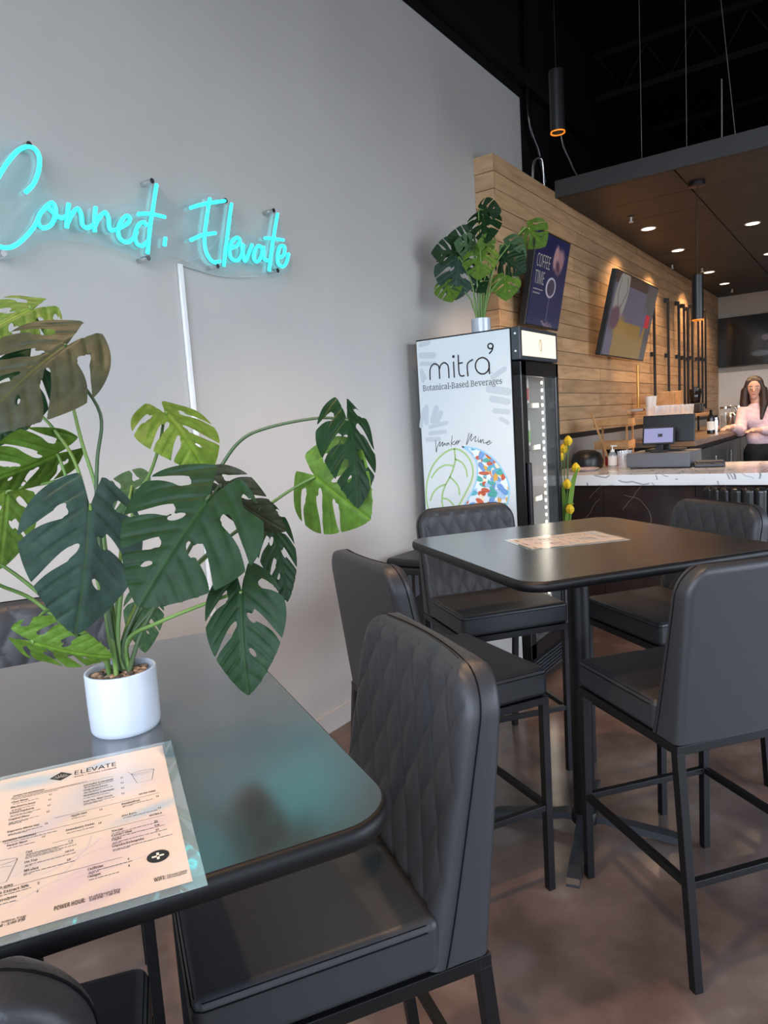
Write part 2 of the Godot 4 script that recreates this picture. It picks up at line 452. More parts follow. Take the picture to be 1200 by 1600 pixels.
func prism(st: SurfaceTool, poly: PackedVector2Array, z0: float, z1: float, bas := Basis(), at := Vector3.ZERO) -> void:
	# polygon in local x, y pulled from z0 to z1
	if Geometry2D.is_polygon_clockwise(poly):
		poly = poly.duplicate()
		poly.reverse()
	var idx := Geometry2D.triangulate_polygon(poly)
	var f := func(v: Vector2, z: float): return at + bas * Vector3(v.x, v.y, z)
	var zn := (bas * Vector3(0, 0, 1)).normalized()
	for i in range(0, idx.size(), 3):
		var t := [poly[idx[i]], poly[idx[i + 1]], poly[idx[i + 2]]]
		if (t[1] - t[0]).cross(t[2] - t[0]) < 0:
			t = [t[0], t[2], t[1]]
		tri3(st, [f.call(t[0], z1), f.call(t[1], z1), f.call(t[2], z1)], [zn, zn, zn], [t[0], t[1], t[2]])
		tri3(st, [f.call(t[0], z0), f.call(t[2], z0), f.call(t[1], z0)], [-zn, -zn, -zn], [t[0], t[2], t[1]])
	for i in poly.size():
		var a := poly[i]
		var b := poly[(i + 1) % poly.size()]
		quad(st, f.call(a, z0), f.call(b, z0), f.call(b, z1), f.call(a, z1))

func disc(r: float, n := 32, c := Vector2.ZERO, ry := -1.0) -> PackedVector2Array:
	var o := PackedVector2Array()
	for i in n:
		o.append(c + Vector2(cos(TAU * i / n) * r, sin(TAU * i / n) * (r if ry < 0 else ry)))
	return o

func rrect(w: float, h: float, r: float, seg := 6) -> PackedVector2Array:
	var o := PackedVector2Array()
	for q in [[1, 1, 0.0], [-1, 1, PI / 2], [-1, -1, PI], [1, -1, PI * 1.5]]:
		for k in seg + 1:
			var a: float = q[2] + PI / 2 * k / seg
			o.append(Vector2(q[0] * (w / 2 - r) + cos(a) * r, q[1] * (h / 2 - r) + sin(a) * r))
	return o

func ribbon(st: SurfaceTool, pts: Array, w: float, z: float) -> void:
	# a flat printed stroke in the local x-y plane, mitred at its bends and rounded at both ends
	var n := pts.size()
	var side := []
	for i in n:
		var a: Vector2 = pts[max(0, i - 1)]
		var b: Vector2 = pts[min(n - 1, i + 1)]
		var t := (b - a).normalized()
		side.append(Vector2(-t.y, t.x) * w * 0.5)
	for i in n - 1:
		var a: Vector2 = pts[i]
		var b: Vector2 = pts[i + 1]
		var sa: Vector2 = side[i]
		var sb: Vector2 = side[i + 1]
		quad(st, Vector3(a.x - sa.x, a.y - sa.y, z), Vector3(b.x - sb.x, b.y - sb.y, z), Vector3(b.x + sb.x, b.y + sb.y, z), Vector3(a.x + sa.x, a.y + sa.y, z))
	for e in [0, n - 1]:
		var c: Vector2 = pts[e]
		var s: Vector2 = side[e] if e == 0 else -side[e]
		for k in 5:
			var a: Vector2 = c + s.rotated(PI * k / 5.0)
			var b: Vector2 = c + s.rotated(PI * (k + 1) / 5.0)
			tri3(st, [Vector3(c.x, c.y, z), Vector3(a.x, a.y, z), Vector3(b.x, b.y, z)], [Vector3(0, 0, 1), Vector3(0, 0, 1), Vector3(0, 0, 1)], [Vector2(), Vector2(), Vector2()])

func v2(l: Array) -> Array:
	var o := []
	for p in l:
		o.append(Vector2(p[0], p[1]))
	return o

func lettering(st: SurfaceTool, text: String, font: Font, rect: Rect2, tf: Transform3D) -> void:
	# text fitted into rect (x, bottom, width, height) of the local x-y plane
	var tm := TextMesh.new()
	tm.text = text
	tm.font = font
	tm.font_size = 32
	tm.pixel_size = 0.01
	tm.depth = 0.0
	tm.curve_step = 2.0
	var ab := tm.get_aabb()
	if ab.size.x < 1e-6:
		return
	var s := Vector3(rect.size.x / ab.size.x, rect.size.y / ab.size.y, 1)
	var t := Transform3D(Basis.from_scale(s), Vector3(rect.position.x - ab.position.x * s.x, rect.position.y - ab.position.y * s.y, -ab.position.z))
	var full := tf * t
	var arr := tm.get_mesh_arrays()
	var vs: PackedVector3Array = arr[Mesh.ARRAY_VERTEX]
	var ix: PackedInt32Array = arr[Mesh.ARRAY_INDEX]
	var nn := (tf.basis * Vector3(0, 0, 1)).normalized()
	for i in range(0, ix.size(), 3):
		var a := full * vs[ix[i]]
		var b := full * vs[ix[i + 1]]
		var c := full * vs[ix[i + 2]]
		if (b - a).cross(c - a).dot(nn) < 0:
			var s2 := b
			b = c
			c = s2
		tri3(st, [a, b, c], [nn, nn, nn], [Vector2(), Vector2(), Vector2()])


# ---------------------------------------------------------------- monstera leaves
func leaf_field(x: float, y: float, kind: int) -> float:
	# > 0 inside; the stalk joins at (0, 0), the tip is at (0, 1)
	var t := clampf((y + 0.27) / 1.27, 0.0, 1.0)
	var w := 0.57 * pow(sin(PI * pow(t, 0.78)), 0.72)
	if t > 0.72:
		w = minf(w, 0.57 * pow(sin(PI * pow(0.72, 0.78)), 0.72) * pow((1.0 - t) / 0.28, 0.72))
	var f := w - absf(x)
	f = minf(f, minf(y + 0.265, 1.0 - y))
	# notch of the heart
	if y < 0.02:
		f = minf(f, absf(x) - 0.10 * pow(clampf((0.02 - y) / 0.27, 0, 1), 1.2) - 0.004)
	var s := 1.0 if x >= 0 else -1.0
	var ax := absf(x)
	# slits sweep from beside the midrib out to the edge, towards the tip
	var sl: Array
	if kind == 0:
		sl = [[0.24, -0.02, 0.25, 0.30], [0.20, 0.24, 0.40, 0.55], [0.14, 0.52, 0.65, 0.5]] if s > 0 else [[0.27, -0.10, 0.15, 0.25], [0.20, 0.10, 0.35, 0.45], [0.16, 0.40, 0.55, 0.55]]
	elif kind == 1:
		sl = [[0.22, 0.08, 0.35, 0.45], [0.15, 0.40, 0.60, 0.55]] if s > 0 else [[0.26, -0.03, 0.25, 0.35], [0.17, 0.27, 0.45, 0.55]]
	else:
		sl = [[0.22, 0.00, 0.30, 0.35], [0.17, 0.25, 0.45, 0.55], [0.12, 0.52, 0.70, 0.5]] if s > 0 else [[0.22, 0.06, 0.35, 0.45], [0.15, 0.38, 0.60, 0.55]]
	for q in sl:
		var u: float = ax - q[0]
		var yc: float = q[1] + q[2] * u + q[3] * u * u * 2.0
		var sc: float = sqrt(1.0 + pow(q[2] + 4.0 * q[3] * maxf(u, 0.0), 2.0))
		var dd: float
		if u < 0:
			dd = Vector2(u, y - q[1]).length() - 0.034
		else:
			dd = absf(y - yc) / sc - (0.034 * exp(-u * u * 45.0) + 0.013 + 0.05 * clampf((u - 0.22), 0.0, 0.2))
		f = minf(f, dd)
	# holes beside the midrib
	var ho: Array
	if kind == 0:
		ho = [[0.13, 0.27, 0.075], [0.12, 0.70, 0.05]] if s > 0 else [[0.25, -0.11, 0.06], [0.12, 0.44, 0.07]]
	elif kind == 1:
		ho = [[0.13, 0.38, 0.08], [0.26, 0.06, 0.07]] if s > 0 else [[0.13, 0.30, 0.07], [0.12, 0.62, 0.06]]
	else:
		ho = [[0.12, 0.24, 0.07], [0.11, 0.48, 0.06]] if s > 0 else [[0.13, 0.34, 0.07], [0.25, 0.02, 0.06], [0.11, 0.62, 0.05]]
	for q in ho:
		var p := Vector2(ax - q[0], y - q[1]).rotated(-0.75)
		f = minf(f, (Vector2(p.x / q[2], p.y / (q[2] * 0.42)).length() - 1.0) * q[2] * 0.42)
	return f

func leaf_lift(x: float, y: float, fold: float, droop: float, wave: float) -> float:
	var ax := absf(x)
	var z := fold * (ax - 0.5 * ax * ax) - droop * y * absf(y) - 0.35 * droop * ax * ax
	z += wave * sin(y * 9.0 + ax * 4.0) * ax
	# pressed grooves along the side veins and the midrib
	var q := (y - ax * 0.5 - ax * ax * 0.5 + 0.3) / 0.155
	var g := absf(q - roundf(q))
	z -= 0.018 * exp(-g * g * 90.0) * clampf(ax * 8.0, 0.0, 1.0) * clampf((0.5 - ax) * 6.0, 0.0, 1.0)
	z -= 0.02 * exp(-ax * ax * 1800.0)
	return z

func leaf_mesh(kind: int, fold: float, droop: float, wave: float, n := 64) -> ArrayMesh:
	var st := begin()
	st.set_smooth_group(0)
	var x0 := -0.62
	var dx := 1.24 / n
	var ny := int(n * 1.03)
	var y0 := -0.28
	var dy := 1.29 / ny
	var val := []
	for j in ny + 1:
		var row := PackedFloat32Array()
		for i in n + 1:
			row.append(leaf_field(x0 + i * dx, y0 + j * dy, kind))
		val.append(row)
	var emit := func(p: Vector2):
		st.set_uv(Vector2(p.x / 1.3 + 0.5, (p.y + 0.3) / 1.32))
		st.add_vertex(Vector3(p.x, p.y, leaf_lift(p.x, p.y, fold, droop, wave)))
	for j in ny:
		for i in n:
			var c := [Vector2(x0 + i * dx, y0 + j * dy), Vector2(x0 + (i + 1) * dx, y0 + j * dy), Vector2(x0 + (i + 1) * dx, y0 + (j + 1) * dy), Vector2(x0 + i * dx, y0 + (j + 1) * dy)]
			var f := [val[j][i], val[j][i + 1], val[j + 1][i + 1], val[j + 1][i]]
			for t in [[0, 1, 2], [0, 2, 3]]:
				var poly := []
				for k in 3:
					var a: int = t[k]
					var b: int = t[(k + 1) % 3]
					if f[a] > 0:
						poly.append(c[a])
					if (f[a] > 0) != (f[b] > 0):
						poly.append(c[a].lerp(c[b], f[a] / (f[a] - f[b])))
				for k in range(1, poly.size() - 1):
					emit.call(poly[0])
					emit.call(poly[k + 1])
					emit.call(poly[k])
	st.index()
	st.generate_normals()
	return st.commit()

func leaf_texture(seed_: int) -> ImageTexture:
	# pale midrib and side veins on mottled green, to be tinted
	var w := 192
	var im := Image.create(w, w, false, Image.FORMAT_RGB8)
	var nz := FastNoiseLite.new()
	nz.seed = seed_
	nz.frequency = 0.02
	for j in w:
		for i in w:
			var x := (float(i) / w - 0.5) * 1.3
			var y := float(j) / w * 1.32 - 0.3
			var ax := absf(x)
			var v := 0.80 + 0.14 * nz.get_noise_2d(i * 2.0, j * 2.0) + 0.05 * nz.get_noise_2d(i * 9.0, j * 9.0)
			var q := (y - ax * 0.5 - ax * ax * 0.5 + 0.3) / 0.155
			var g := absf(q - roundf(q)) * 0.155
			var vn := exp(-g * g * 60000.0) * 0.3 + exp(-ax * ax * 14000.0) * 0.75
			var c := Color(v, v, v).lerp(Color(1.0, 1.0, 0.62), clampf(vn, 0, 0.7))
			im.set_pixel(i, j, c)
	return img_tex(im)

func place_leaf(parent: Node3D, spec: Array, mesh: Mesh, m: Material, origin: Vector3) -> MeshInstance3D:
	var b: Vector3 = spec[0]
	var t: Vector3 = spec[1]
	var y := t - b
	var l := y.length()
	y = y / l
	var n: Vector3 = spec[2]
	n = (n - y * n.dot(y)).normalized()
	var x := y.cross(n).normalized()
	var o := put("leaf", mesh, m, parent)
	o.transform = Transform3D(Basis(x * l * spec[3], y * l, n * l), b - origin)
	return o

func pot_shape(r: float, h: float) -> SurfaceTool:
	var st := begin()
	lathe(st, [[0.0, 0.0], [r * 0.93, 0.0], [r * 0.97, 0.003], [r * 0.985, 0.008], [r, h * 0.5], [r, h - 0.002], [r - 0.001, h], [r - 0.0035, h], [r - 0.0045, h - 0.002], [r - 0.005, h - 0.014], [0.0, h - 0.014]], 48)
	return st

func plant(called: String, at: Vector3, r: float, h: float, specs: Array, label: String, stem_r: float, seed_: int) -> Node3D:
	var root := thing(called, at, 0.0, label, "plant")
	var ra := RandomNumberGenerator.new()
	ra.seed = seed_
	var pot := obj("pot", pot_shape(r, h), M.pot, root, "glossy white ceramic pot")
	# pebbles fill the pot
	var pm: Array = [M.pebble_a, M.pebble_b, M.pebble_c]
	var peb := begin()
	rbox(peb, Vector3.ZERO, Vector3(1, 0.6, 0.75), 0.36, Basis(), 2)
	var pmesh := peb.commit()
	var count := 60 if r > 0.04 and seed_ == 3 else 24
	for i in count:
		var a := i * 2.39996
		var q: float = (r - 0.013) * sqrt((i + 0.5) / count)
		var o := put("pebble", pmesh, pm[i % 3], root)
		var s: float = ra.randf_range(0.010, 0.0145) * r / 0.053
		o.transform = Transform3D(Basis.from_euler(Vector3(ra.randf_range(-0.4, 0.4), ra.randf_range(0, TAU), 0)).scaled(Vector3(s, s, s)), Vector3(cos(a) * q, h - 0.011 + ra.randf_range(-0.002, 0.003), sin(a) * q))
	for i in specs.size():
		var sp: Array = specs[i]
		var hue: int = sp[4]
		place_leaf(root, sp, M.leaf_mesh[i % M.leaf_mesh.size()], M.leaf[hue], at)
		# stalk from the pot, arching up to the leaf
		var b: Vector3 = sp[0] - at
		var ang := atan2(b.z, b.x) + ra.randf_range(-0.5, 0.5)
		var s0 := Vector3(cos(ang) * r * 0.3, h - 0.012, sin(ang) * r * 0.3)
		var tipdir: Vector3 = (sp[1] - sp[0]).normalized()
		var st := begin()
		if sp.size() > 5:
			var path := [b + tipdir * 0.008]
			for q in sp[5]:
				path.append(q - at)
			path.append(s0)
			path.reverse()
			tube(st, smooth(path, 6), [stem_r * 1.3, stem_r * 0.7], 7)
		else:
			var mid := s0.lerp(b, 0.42) + Vector3(0, 0.16 * s0.distance_to(b), 0) - Vector3(b.x, 0, b.z) * 0.12
			var nearb := b - tipdir * 0.02 * (stem_r / 0.004) + Vector3(0, -0.008, 0)
			tube(st, smooth([s0, s0.lerp(mid, 0.5) + Vector3(0, 0.012, 0), mid, mid.lerp(nearb, 0.6) + Vector3(0, 0.012, 0), nearb, b + tipdir * 0.012], 5), [stem_r * 1.35, stem_r * 0.75], 7)
		obj("stalk", st, M.stalk_dark if hue in [0, 2] and i % 2 == 0 else M.stalk, root)
	return root

# ---------------------------------------------------------------- bar stool
const SEAT_W = 0.475
const SEAT_F = 0.225
const SEAT_R = 0.24
const FRAME_H = 0.645
const SEAT_H = 0.735
const BACK_H = 1.114

func back_half(y: float, r: float) -> float:
	var w := SEAT_W * 0.5
	var d := y - (BACK_H - r)
	if d > 0:
		return w - r + sqrt(maxf(0.0, r * r - d * d))
	return w

func back_point(u: float, v: float, front: bool) -> Vector3:
	# u across -1..1, v up 0..1
	var y0 := FRAME_H + 0.002
	var r := 0.08
	var vv := v
	var y := lerpf(y0, BACK_H, vv)
	# the upper rows bunch towards the rounded top
	var hw := back_half(y, r)
	var x := u * hw
	var rec := 0.052 * vv
	var th := lerpf(0.105, 0.055, pow(vv, 0.8))
	var z := SEAT_R + rec
	var top := BACK_H - y
	var e := minf(hw - absf(x), top)
	var rf := 0.022
	var fil := 0.0
	if e < rf:
		fil = rf - sqrt(maxf(0.0, rf * rf - (rf - e) * (rf - e)))
	if front:
		z -= th
		# gently hollow across, quilted in diamonds
		z -= 0.014 * (u * u) - 0.006
		var p := x / 0.0745 + (y - y0) / 0.142
		var q := x / 0.0745 - (y - y0) / 0.142
		var puff := pow(absf(sin(PI * p)), 0.28) * pow(absf(sin(PI * q)), 0.28)
		var edge := clampf((e - 0.004) / 0.03, 0.0, 1.0)
		z -= 0.009 * puff * edge
		z += fil
		if y < SEAT_H:
			z += 0.0
	else:
		z += 0.004 * (1.0 - u * u) - fil * 0.8
	return Vector3(x, y, z)

func grid(st: SurfaceTool, pts: Array, flip: bool) -> void:
	var nj := pts.size()
	var ni: int = pts[0].size()
	for j in nj - 1:
		for i in ni - 1:
			var a: Vector3 = pts[j][i]
			var b: Vector3 = pts[j][i + 1]
			var c: Vector3 = pts[j + 1][i + 1]
			var d: Vector3 = pts[j + 1][i]
			var l := [a, c, b, a, d, c] if not flip else [a, b, c, a, c, d]
			for p in l:
				st.set_uv(Vector2(p.x, p.y))
				st.add_vertex(p)

func make_stool() -> Node3D:
	var t := Node3D.new()
	var nu := 104
	var nv := 96
	var rows_f := []
	var rows_b := []
	for j in nv + 1:
		var v := 1.0 - pow(1.0 - float(j) / nv, 1.25)
		var rf := []
		var rb := []
		for i in nu + 1:
			var u := sin((float(i) / nu * 2.0 - 1.0) * PI / 2 * 0.86) / sin(PI / 2 * 0.86)
			rf.append(back_point(u, v, true))
			rb.append(back_point(u, v, false))
		rows_f.append(rf)
		rows_b.append(rb)
	# inner quilted panel
	var st := begin()
	st.set_smooth_group(0)
	grid(st, rows_f, true)
	st.index()
	st.generate_normals()
	var shell := begin()
	shell.set_smooth_group(1)
	grid(shell, rows_b, false)
	# side bands between the two faces
	var loop_f := []
	var loop_b := []
	for j in nv + 1:
		loop_f.append(rows_f[j][0])
		loop_b.append(rows_b[j][0])
	for i in nu + 1:
		loop_f.append(rows_f[nv][i])
		loop_b.append(rows_b[nv][i])
	for j in range(nv, -1, -1):
		loop_f.append(rows_f[j][nu])
		loop_b.append(rows_b[j][nu])
	var mids := []
	for k in loop_f.size():
		mids.append(loop_f[k].lerp(loop_b[k], 0.5) + Vector3(0, 0.001, 0))
	grid(shell, [loop_f, mids, loop_b], true)
	shell.index()
	shell.generate_normals()
	var backrest := obj("backrest", shell, M.leather, t)
	obj("quilted_panel", st, M.leather, backrest, "diamond-quilted black leather panel")
	# stitched diagonals lie in the grooves between the diamonds
	var th2 := begin()
	for sgn in [-1.0, 1.0]:
		for k in range(-5, 9):
			var run := []
			for i in 41:
				var v := 0.02 + 0.955 * i / 40.0
				var y := lerpf(FRAME_H + 0.002, BACK_H, v)
				var x: float = sgn * (k - (y - FRAME_H - 0.002) / 0.142) * 0.0745
				var hw := back_half(y, 0.08)
				if absf(x) < hw - 0.024:
					run.append(back_point(x / hw, v, true) + Vector3(0, 0, -0.0002))
			if run.size() > 2:
				tube(th2, run, 0.0016, 4)
	obj("stitching", th2, M.stitch, backrest)
	# double seam following the rim of the panel
	var seam := []
	for k in range(0, loop_f.size(), 3):
		var p: Vector3 = loop_f[k]
		seam.append(p + Vector3(-p.x * 0.012, -0.002, -0.001))
	var sm := begin()
	tube(sm, seam, 0.0022, 5)
	var seam2 := []
	for k in range(0, loop_f.size(), 3):
		var p2: Vector3 = loop_f[k].lerp(loop_b[k], 0.12)
		seam2.append(p2 + Vector3(p2.x * 0.004, 0.0006, 0))
	tube(sm, seam2, 0.0013, 5)
	obj("seam", sm, M.stitch, backrest)
	# seat cushion, slightly domed
	var cu := begin()
	var sc := Vector3(0, (FRAME_H + SEAT_H) * 0.5, -0.035)
	var ss := Vector3(SEAT_W, SEAT_H - FRAME_H, 0.38)
	rbox(cu, sc, ss, 0.018, Basis(), 3)
	var cushion := obj("seat", cu, M.leather, t)
	var sd := begin()
	var hw := SEAT_W * 0.5
	for yy in [SEAT_H - 0.0065, SEAT_H - 0.016]:
		var e := 0.005 if yy > SEAT_H - 0.01 else 0.0002
		tube(sd, [Vector3(-hw + e, yy, 0.13), Vector3(-hw + e, yy, -0.21), Vector3(-hw + 0.006 + e, yy, -0.2215 + e), Vector3(-hw + 0.02, yy, -0.2252 + e), Vector3(hw - 0.02, yy, -0.2252 + e), Vector3(hw - 0.006 - e, yy, -0.2215 + e), Vector3(hw - e, yy, -0.21), Vector3(hw - e, yy, 0.13)], 0.0013, 5)
	obj("seam", sd, M.stitch, cushion)
	# black square-tube frame
	var w := SEAT_W * 0.5 - 0.0125
	var fr := begin()
	var fy := FRAME_H - 0.0125
	bar(fr, Vector3(-w - 0.012, fy, -SEAT_F + 0.0125), Vector3(w + 0.012, fy, -SEAT_F + 0.0125), 0.025, 0.025)
	bar(fr, Vector3(-w - 0.012, fy, SEAT_R - 0.0125), Vector3(w + 0.012, fy, SEAT_R - 0.0125), 0.025, 0.025)
	for s in [-1, 1]:
		bar(fr, Vector3(s * w, fy, -SEAT_F + 0.02), Vector3(s * w, fy, SEAT_R - 0.02), 0.025, 0.025)
	obj("seat_frame", fr, M.steel, t)
	var zr := SEAT_R - 0.0125
	for s in [-1, 1]:
		var lf := begin()
		bar(lf, Vector3(s * w, 0.0, -SEAT_F + 0.0125), Vector3(s * w, FRAME_H - 0.02, -SEAT_F + 0.0125), 0.025, 0.025)
		obj("leg", lf, M.steel, t)
		var lr := begin()
		bar(lr, Vector3(s * w, 0.0, zr + 0.06), Vector3(s * w, FRAME_H - 0.02, zr), 0.025, 0.025)
		obj("leg", lr, M.steel, t)
	var ys := 0.28
	var zb := zr + 0.06 * (1.0 - ys / FRAME_H)
	for s in [-1, 1]:
		var sx := begin()
		bar(sx, Vector3(s * w, ys, -SEAT_F + 0.02), Vector3(s * w, ys, zb), 0.02, 0.02)
		obj("stretcher", sx, M.steel, t)
	for z in [-SEAT_F + 0.0125, zb]:
		var sx := begin()
		bar(sx, Vector3(-w, ys, z), Vector3(w, ys, z), 0.02, 0.02)
		obj("stretcher", sx, M.steel, t)
	return t

# ---------------------------------------------------------------- table
func make_table(called: String, at: Vector3, turn: float, label: String, base_turn: float) -> Node3D:
	var t := thing(called, at, turn, label, "table")
	var top := begin()
	var flat := Basis(Vector3(1, 0, 0), Vector3(0, 0, -1), Vector3(0, 1, 0))
	prism(top, rrect(0.906, 0.906, 0.072, 10), TABLE_H - 0.02, TABLE_H, flat)
	obj("tabletop", top, M.laminate, t)
	# rounded rubber edge
	var ed := begin()
	var loop := rrect(0.906, 0.906, 0.072, 10)
	var sec := []
	for k in 9:
		var a := -PI / 2 + PI * k / 8
		sec.append([0.0 + 0.006 * cos(a), TABLE_H - 0.0155 + 0.015 * sin(a)])
	var n := loop.size()
	var norm := []
	for i in n:
		var tt := (loop[(i + 1) % n] - loop[(i - 1 + n) % n]).normalized()
		norm.append(Vector2(tt.y, -tt.x))
	for i in n:
		for k in sec.size() - 1:
			var p := []
			var nn := []
			for q in [[0, 0], [1, 0], [1, 1], [0, 1]]:
				var ii: int = (i + q[0]) % n
				var v: Vector2 = loop[ii] + norm[ii] * sec[k + q[1]][0]
				p.append(Vector3(v.x, sec[k + q[1]][1], -v.y))
				var a: float = -PI / 2 + PI * (k + q[1]) / 8
				nn.append(Vector3(norm[ii].x * cos(a), sin(a), -norm[ii].y * cos(a)).normalized())
			quadn(ed, p, nn, [Vector2(), Vector2(), Vector2(), Vector2()])
	prism(ed, rrect(0.900, 0.900, 0.07, 8), TABLE_H - 0.031, TABLE_H - 0.0205, flat)
	obj("edge_band", ed, M.rubber, t)
	var col := begin()
	lathe(col, [[0.0, 0.055], [0.0375, 0.055], [0.0375, TABLE_H - 0.05], [0.0, TABLE_H - 0.05]], 32)
	obj("column", col, M.steel, t)
	var fl := begin()
	for k in 2:
		rbox(fl, Vector3(0, TABLE_H - 0.038, 0), Vector3(0.5, 0.014, 0.06), 0.003, Basis(Vector3.UP, PI / 4 + PI / 2 * k), 1)
	obj("top_plate", fl, M.steel, t)
	var hub := begin()
	lathe(hub, [[0.0, 0.035], [0.047, 0.035], [0.05, 0.06], [0.043, 0.075], [0.0, 0.075]], 24)
	obj("hub", hub, M.steel, t)
	# four curved cast feet
	for k in 4:
		var f := begin()
		var a := base_turn + k * PI / 2
		var bas := Basis(Vector3.UP, a)
		var prof := [[0.03, 0.068], [0.07, 0.066], [0.13, 0.052], [0.2, 0.043], [0.28, 0.034], [0.33, 0.022], [0.345, 0.010]]
		for i in prof.size() - 1:
			var h0: float = prof[i][1]
			var h1: float = prof[i + 1][1]
			var x0: float = prof[i][0]
			var x1: float = prof[i + 1][0]
			var b0: float = maxf(0.0, h0 - (0.026 if i > 0 else 0.03))
			var b1: float = maxf(0.0, h1 - 0.026)
			var w0: float = 0.021
			var P := func(x, y, z): return bas * Vector3(x, y, z)
			quad(f, P.call(x0, h0, w0), P.call(x1, h1, w0), P.call(x1, h1, -w0), P.call(x0, h0, -w0))
			quad(f, P.call(x0, b0, w0), P.call(x1, b1, w0), P.call(x1, h1, w0), P.call(x0, h0, w0))
			quad(f, P.call(x1, b1, -w0), P.call(x0, b0, -w0), P.call(x0, h0, -w0), P.call(x1, h1, -w0))
			quad(f, P.call(x1, b1, w0), P.call(x0, b0, w0), P.call(x0, b0, -w0), P.call(x1, b1, -w0))
		quad(f, bas * Vector3(0.345, 0, 0.021), bas * Vector3(0.345, 0, -0.021), bas * Vector3(0.345, 0.01, -0.021), bas * Vector3(0.345, 0.01, 0.021))
		var foot := obj("foot", f, M.cast, t)
		var pad := begin()
		lathe(pad, [[0.0, 0.0], [0.016, 0.0], [0.016, 0.012], [0.0, 0.012]], 12, bas * Vector3(0.325, 0, 0))
		obj("glide", pad, M.rubber, foot)
	return t

# ---------------------------------------------------------------- person
func cap_dist(p: Vector3, b: Array) -> float:
	var a: Vector3 = b[0]
	var ba: Vector3 = b[1] - a
	var t := clampf((p - a).dot(ba) / maxf(ba.length_squared(), 1e-9), 0.0, 1.0)
	return p.distance_to(a + ba * t) - lerpf(b[2], b[3], t)

func field(p: Vector3, bones: Array, k: float) -> float:
	var d := 1e3
	for b in bones:
		var e := cap_dist(p, b)
		if e > d + k:
			continue
		var h := clampf(0.5 + 0.5 * (d - e) / k, 0.0, 1.0)
		d = lerpf(d, e, h) - k * h * (1.0 - h)
	return d

func nets(st: SurfaceTool, bones: Array, k: float, cell: float, hem := -1e9) -> void:
	var lo := Vector3(1e9, 1e9, 1e9)
	var hi := -lo
	for b in bones:
		for e in 2:
			var r: float = b[2 + e] + cell * 2
			lo = lo.min(b[e] - Vector3(r, r, r))
			hi = hi.max(b[e] + Vector3(r, r, r))
	var n := Vector3i(((hi - lo) / cell).ceil()) + Vector3i(2, 2, 2)
	var val := PackedFloat32Array()
	val.resize(n.x * n.y * n.z)
	val.fill(1.0)
	var B := 4
	for bz in range(0, n.z, B):
		for by in range(0, n.y, B):
			for bx in range(0, n.x, B):
				var c := lo + Vector3(bx + 1.5, by + 1.5, bz + 1.5) * cell
				var near := []
				for b in bones:
					if cap_dist(c, b) < cell * 3.5 + k:
						near.append(b)
				if near.is_empty():
					continue
				for z in range(bz, mini(bz + B, n.z)):
					for y in range(by, mini(by + B, n.y)):
						for x in range(bx, mini(bx + B, n.x)):
							var p := lo + Vector3(x, y, z) * cell
							var f := field(p, near, k)
							f = maxf(f, hem - p.y)
							val[x + n.x * (y + n.y * z)] = f
	var vert := {}
	var at := func(x, y, z): return val[x + n.x * (y + n.y * z)]
	for z in n.z - 1:
		for y in n.y - 1:
			for x in n.x - 1:
				var s := Vector3()
				var cnt := 0
				var neg := 0
				var cv := []
				for q in 8:
					var v: float = at.call(x + (q & 1), y + ((q >> 1) & 1), z + ((q >> 2) & 1))
					cv.append(v)
					if v < 0:
						neg += 1
				if neg == 0 or neg == 8:
					continue
				for e in [[0, 1], [2, 3], [4, 5], [6, 7], [0, 2], [1, 3], [4, 6], [5, 7], [0, 4], [1, 5], [2, 6], [3, 7]]:
					var a: float = cv[e[0]]
					var b: float = cv[e[1]]
					if (a < 0) != (b < 0):
						var t := a / (a - b)
						var pa := Vector3(e[0] & 1, (e[0] >> 1) & 1, (e[0] >> 2) & 1)
						var pb := Vector3(e[1] & 1, (e[1] >> 1) & 1, (e[1] >> 2) & 1)
						s += pa.lerp(pb, t)
						cnt += 1
				vert[x + n.x * (y + n.y * z)] = lo + (Vector3(x, y, z) + s / cnt) * cell
	var dirs := [1, n.x, n.x * n.y]
	for key in vert.keys():
		for ax in 3:
			var o1: int = dirs[(ax + 1) % 3]
			var o2: int = dirs[(ax + 2) % 3]
			if key + dirs[ax] >= val.size():
				continue
			var a := val[key]
			var b := val[key + dirs[ax]]
			if (a < 0) == (b < 0):
				continue
			if not (vert.has(key - o1) and vert.has(key - o2) and vert.has(key - o1 - o2)):
				continue
			var q := [vert[key], vert[key - o1], vert[key - o1 - o2], vert[key - o2]]
			var order := [0, 1, 2, 0, 2, 3] if a < 0 else [0, 2, 1, 0, 3, 2]
			for i in [order[0], order[2], order[1], order[3], order[5], order[4]]:
				st.set_smooth_group(0)
				st.add_vertex(q[i])

func finished(st: SurfaceTool) -> SurfaceTool:
	st.index()
	st.generate_normals()
	return st

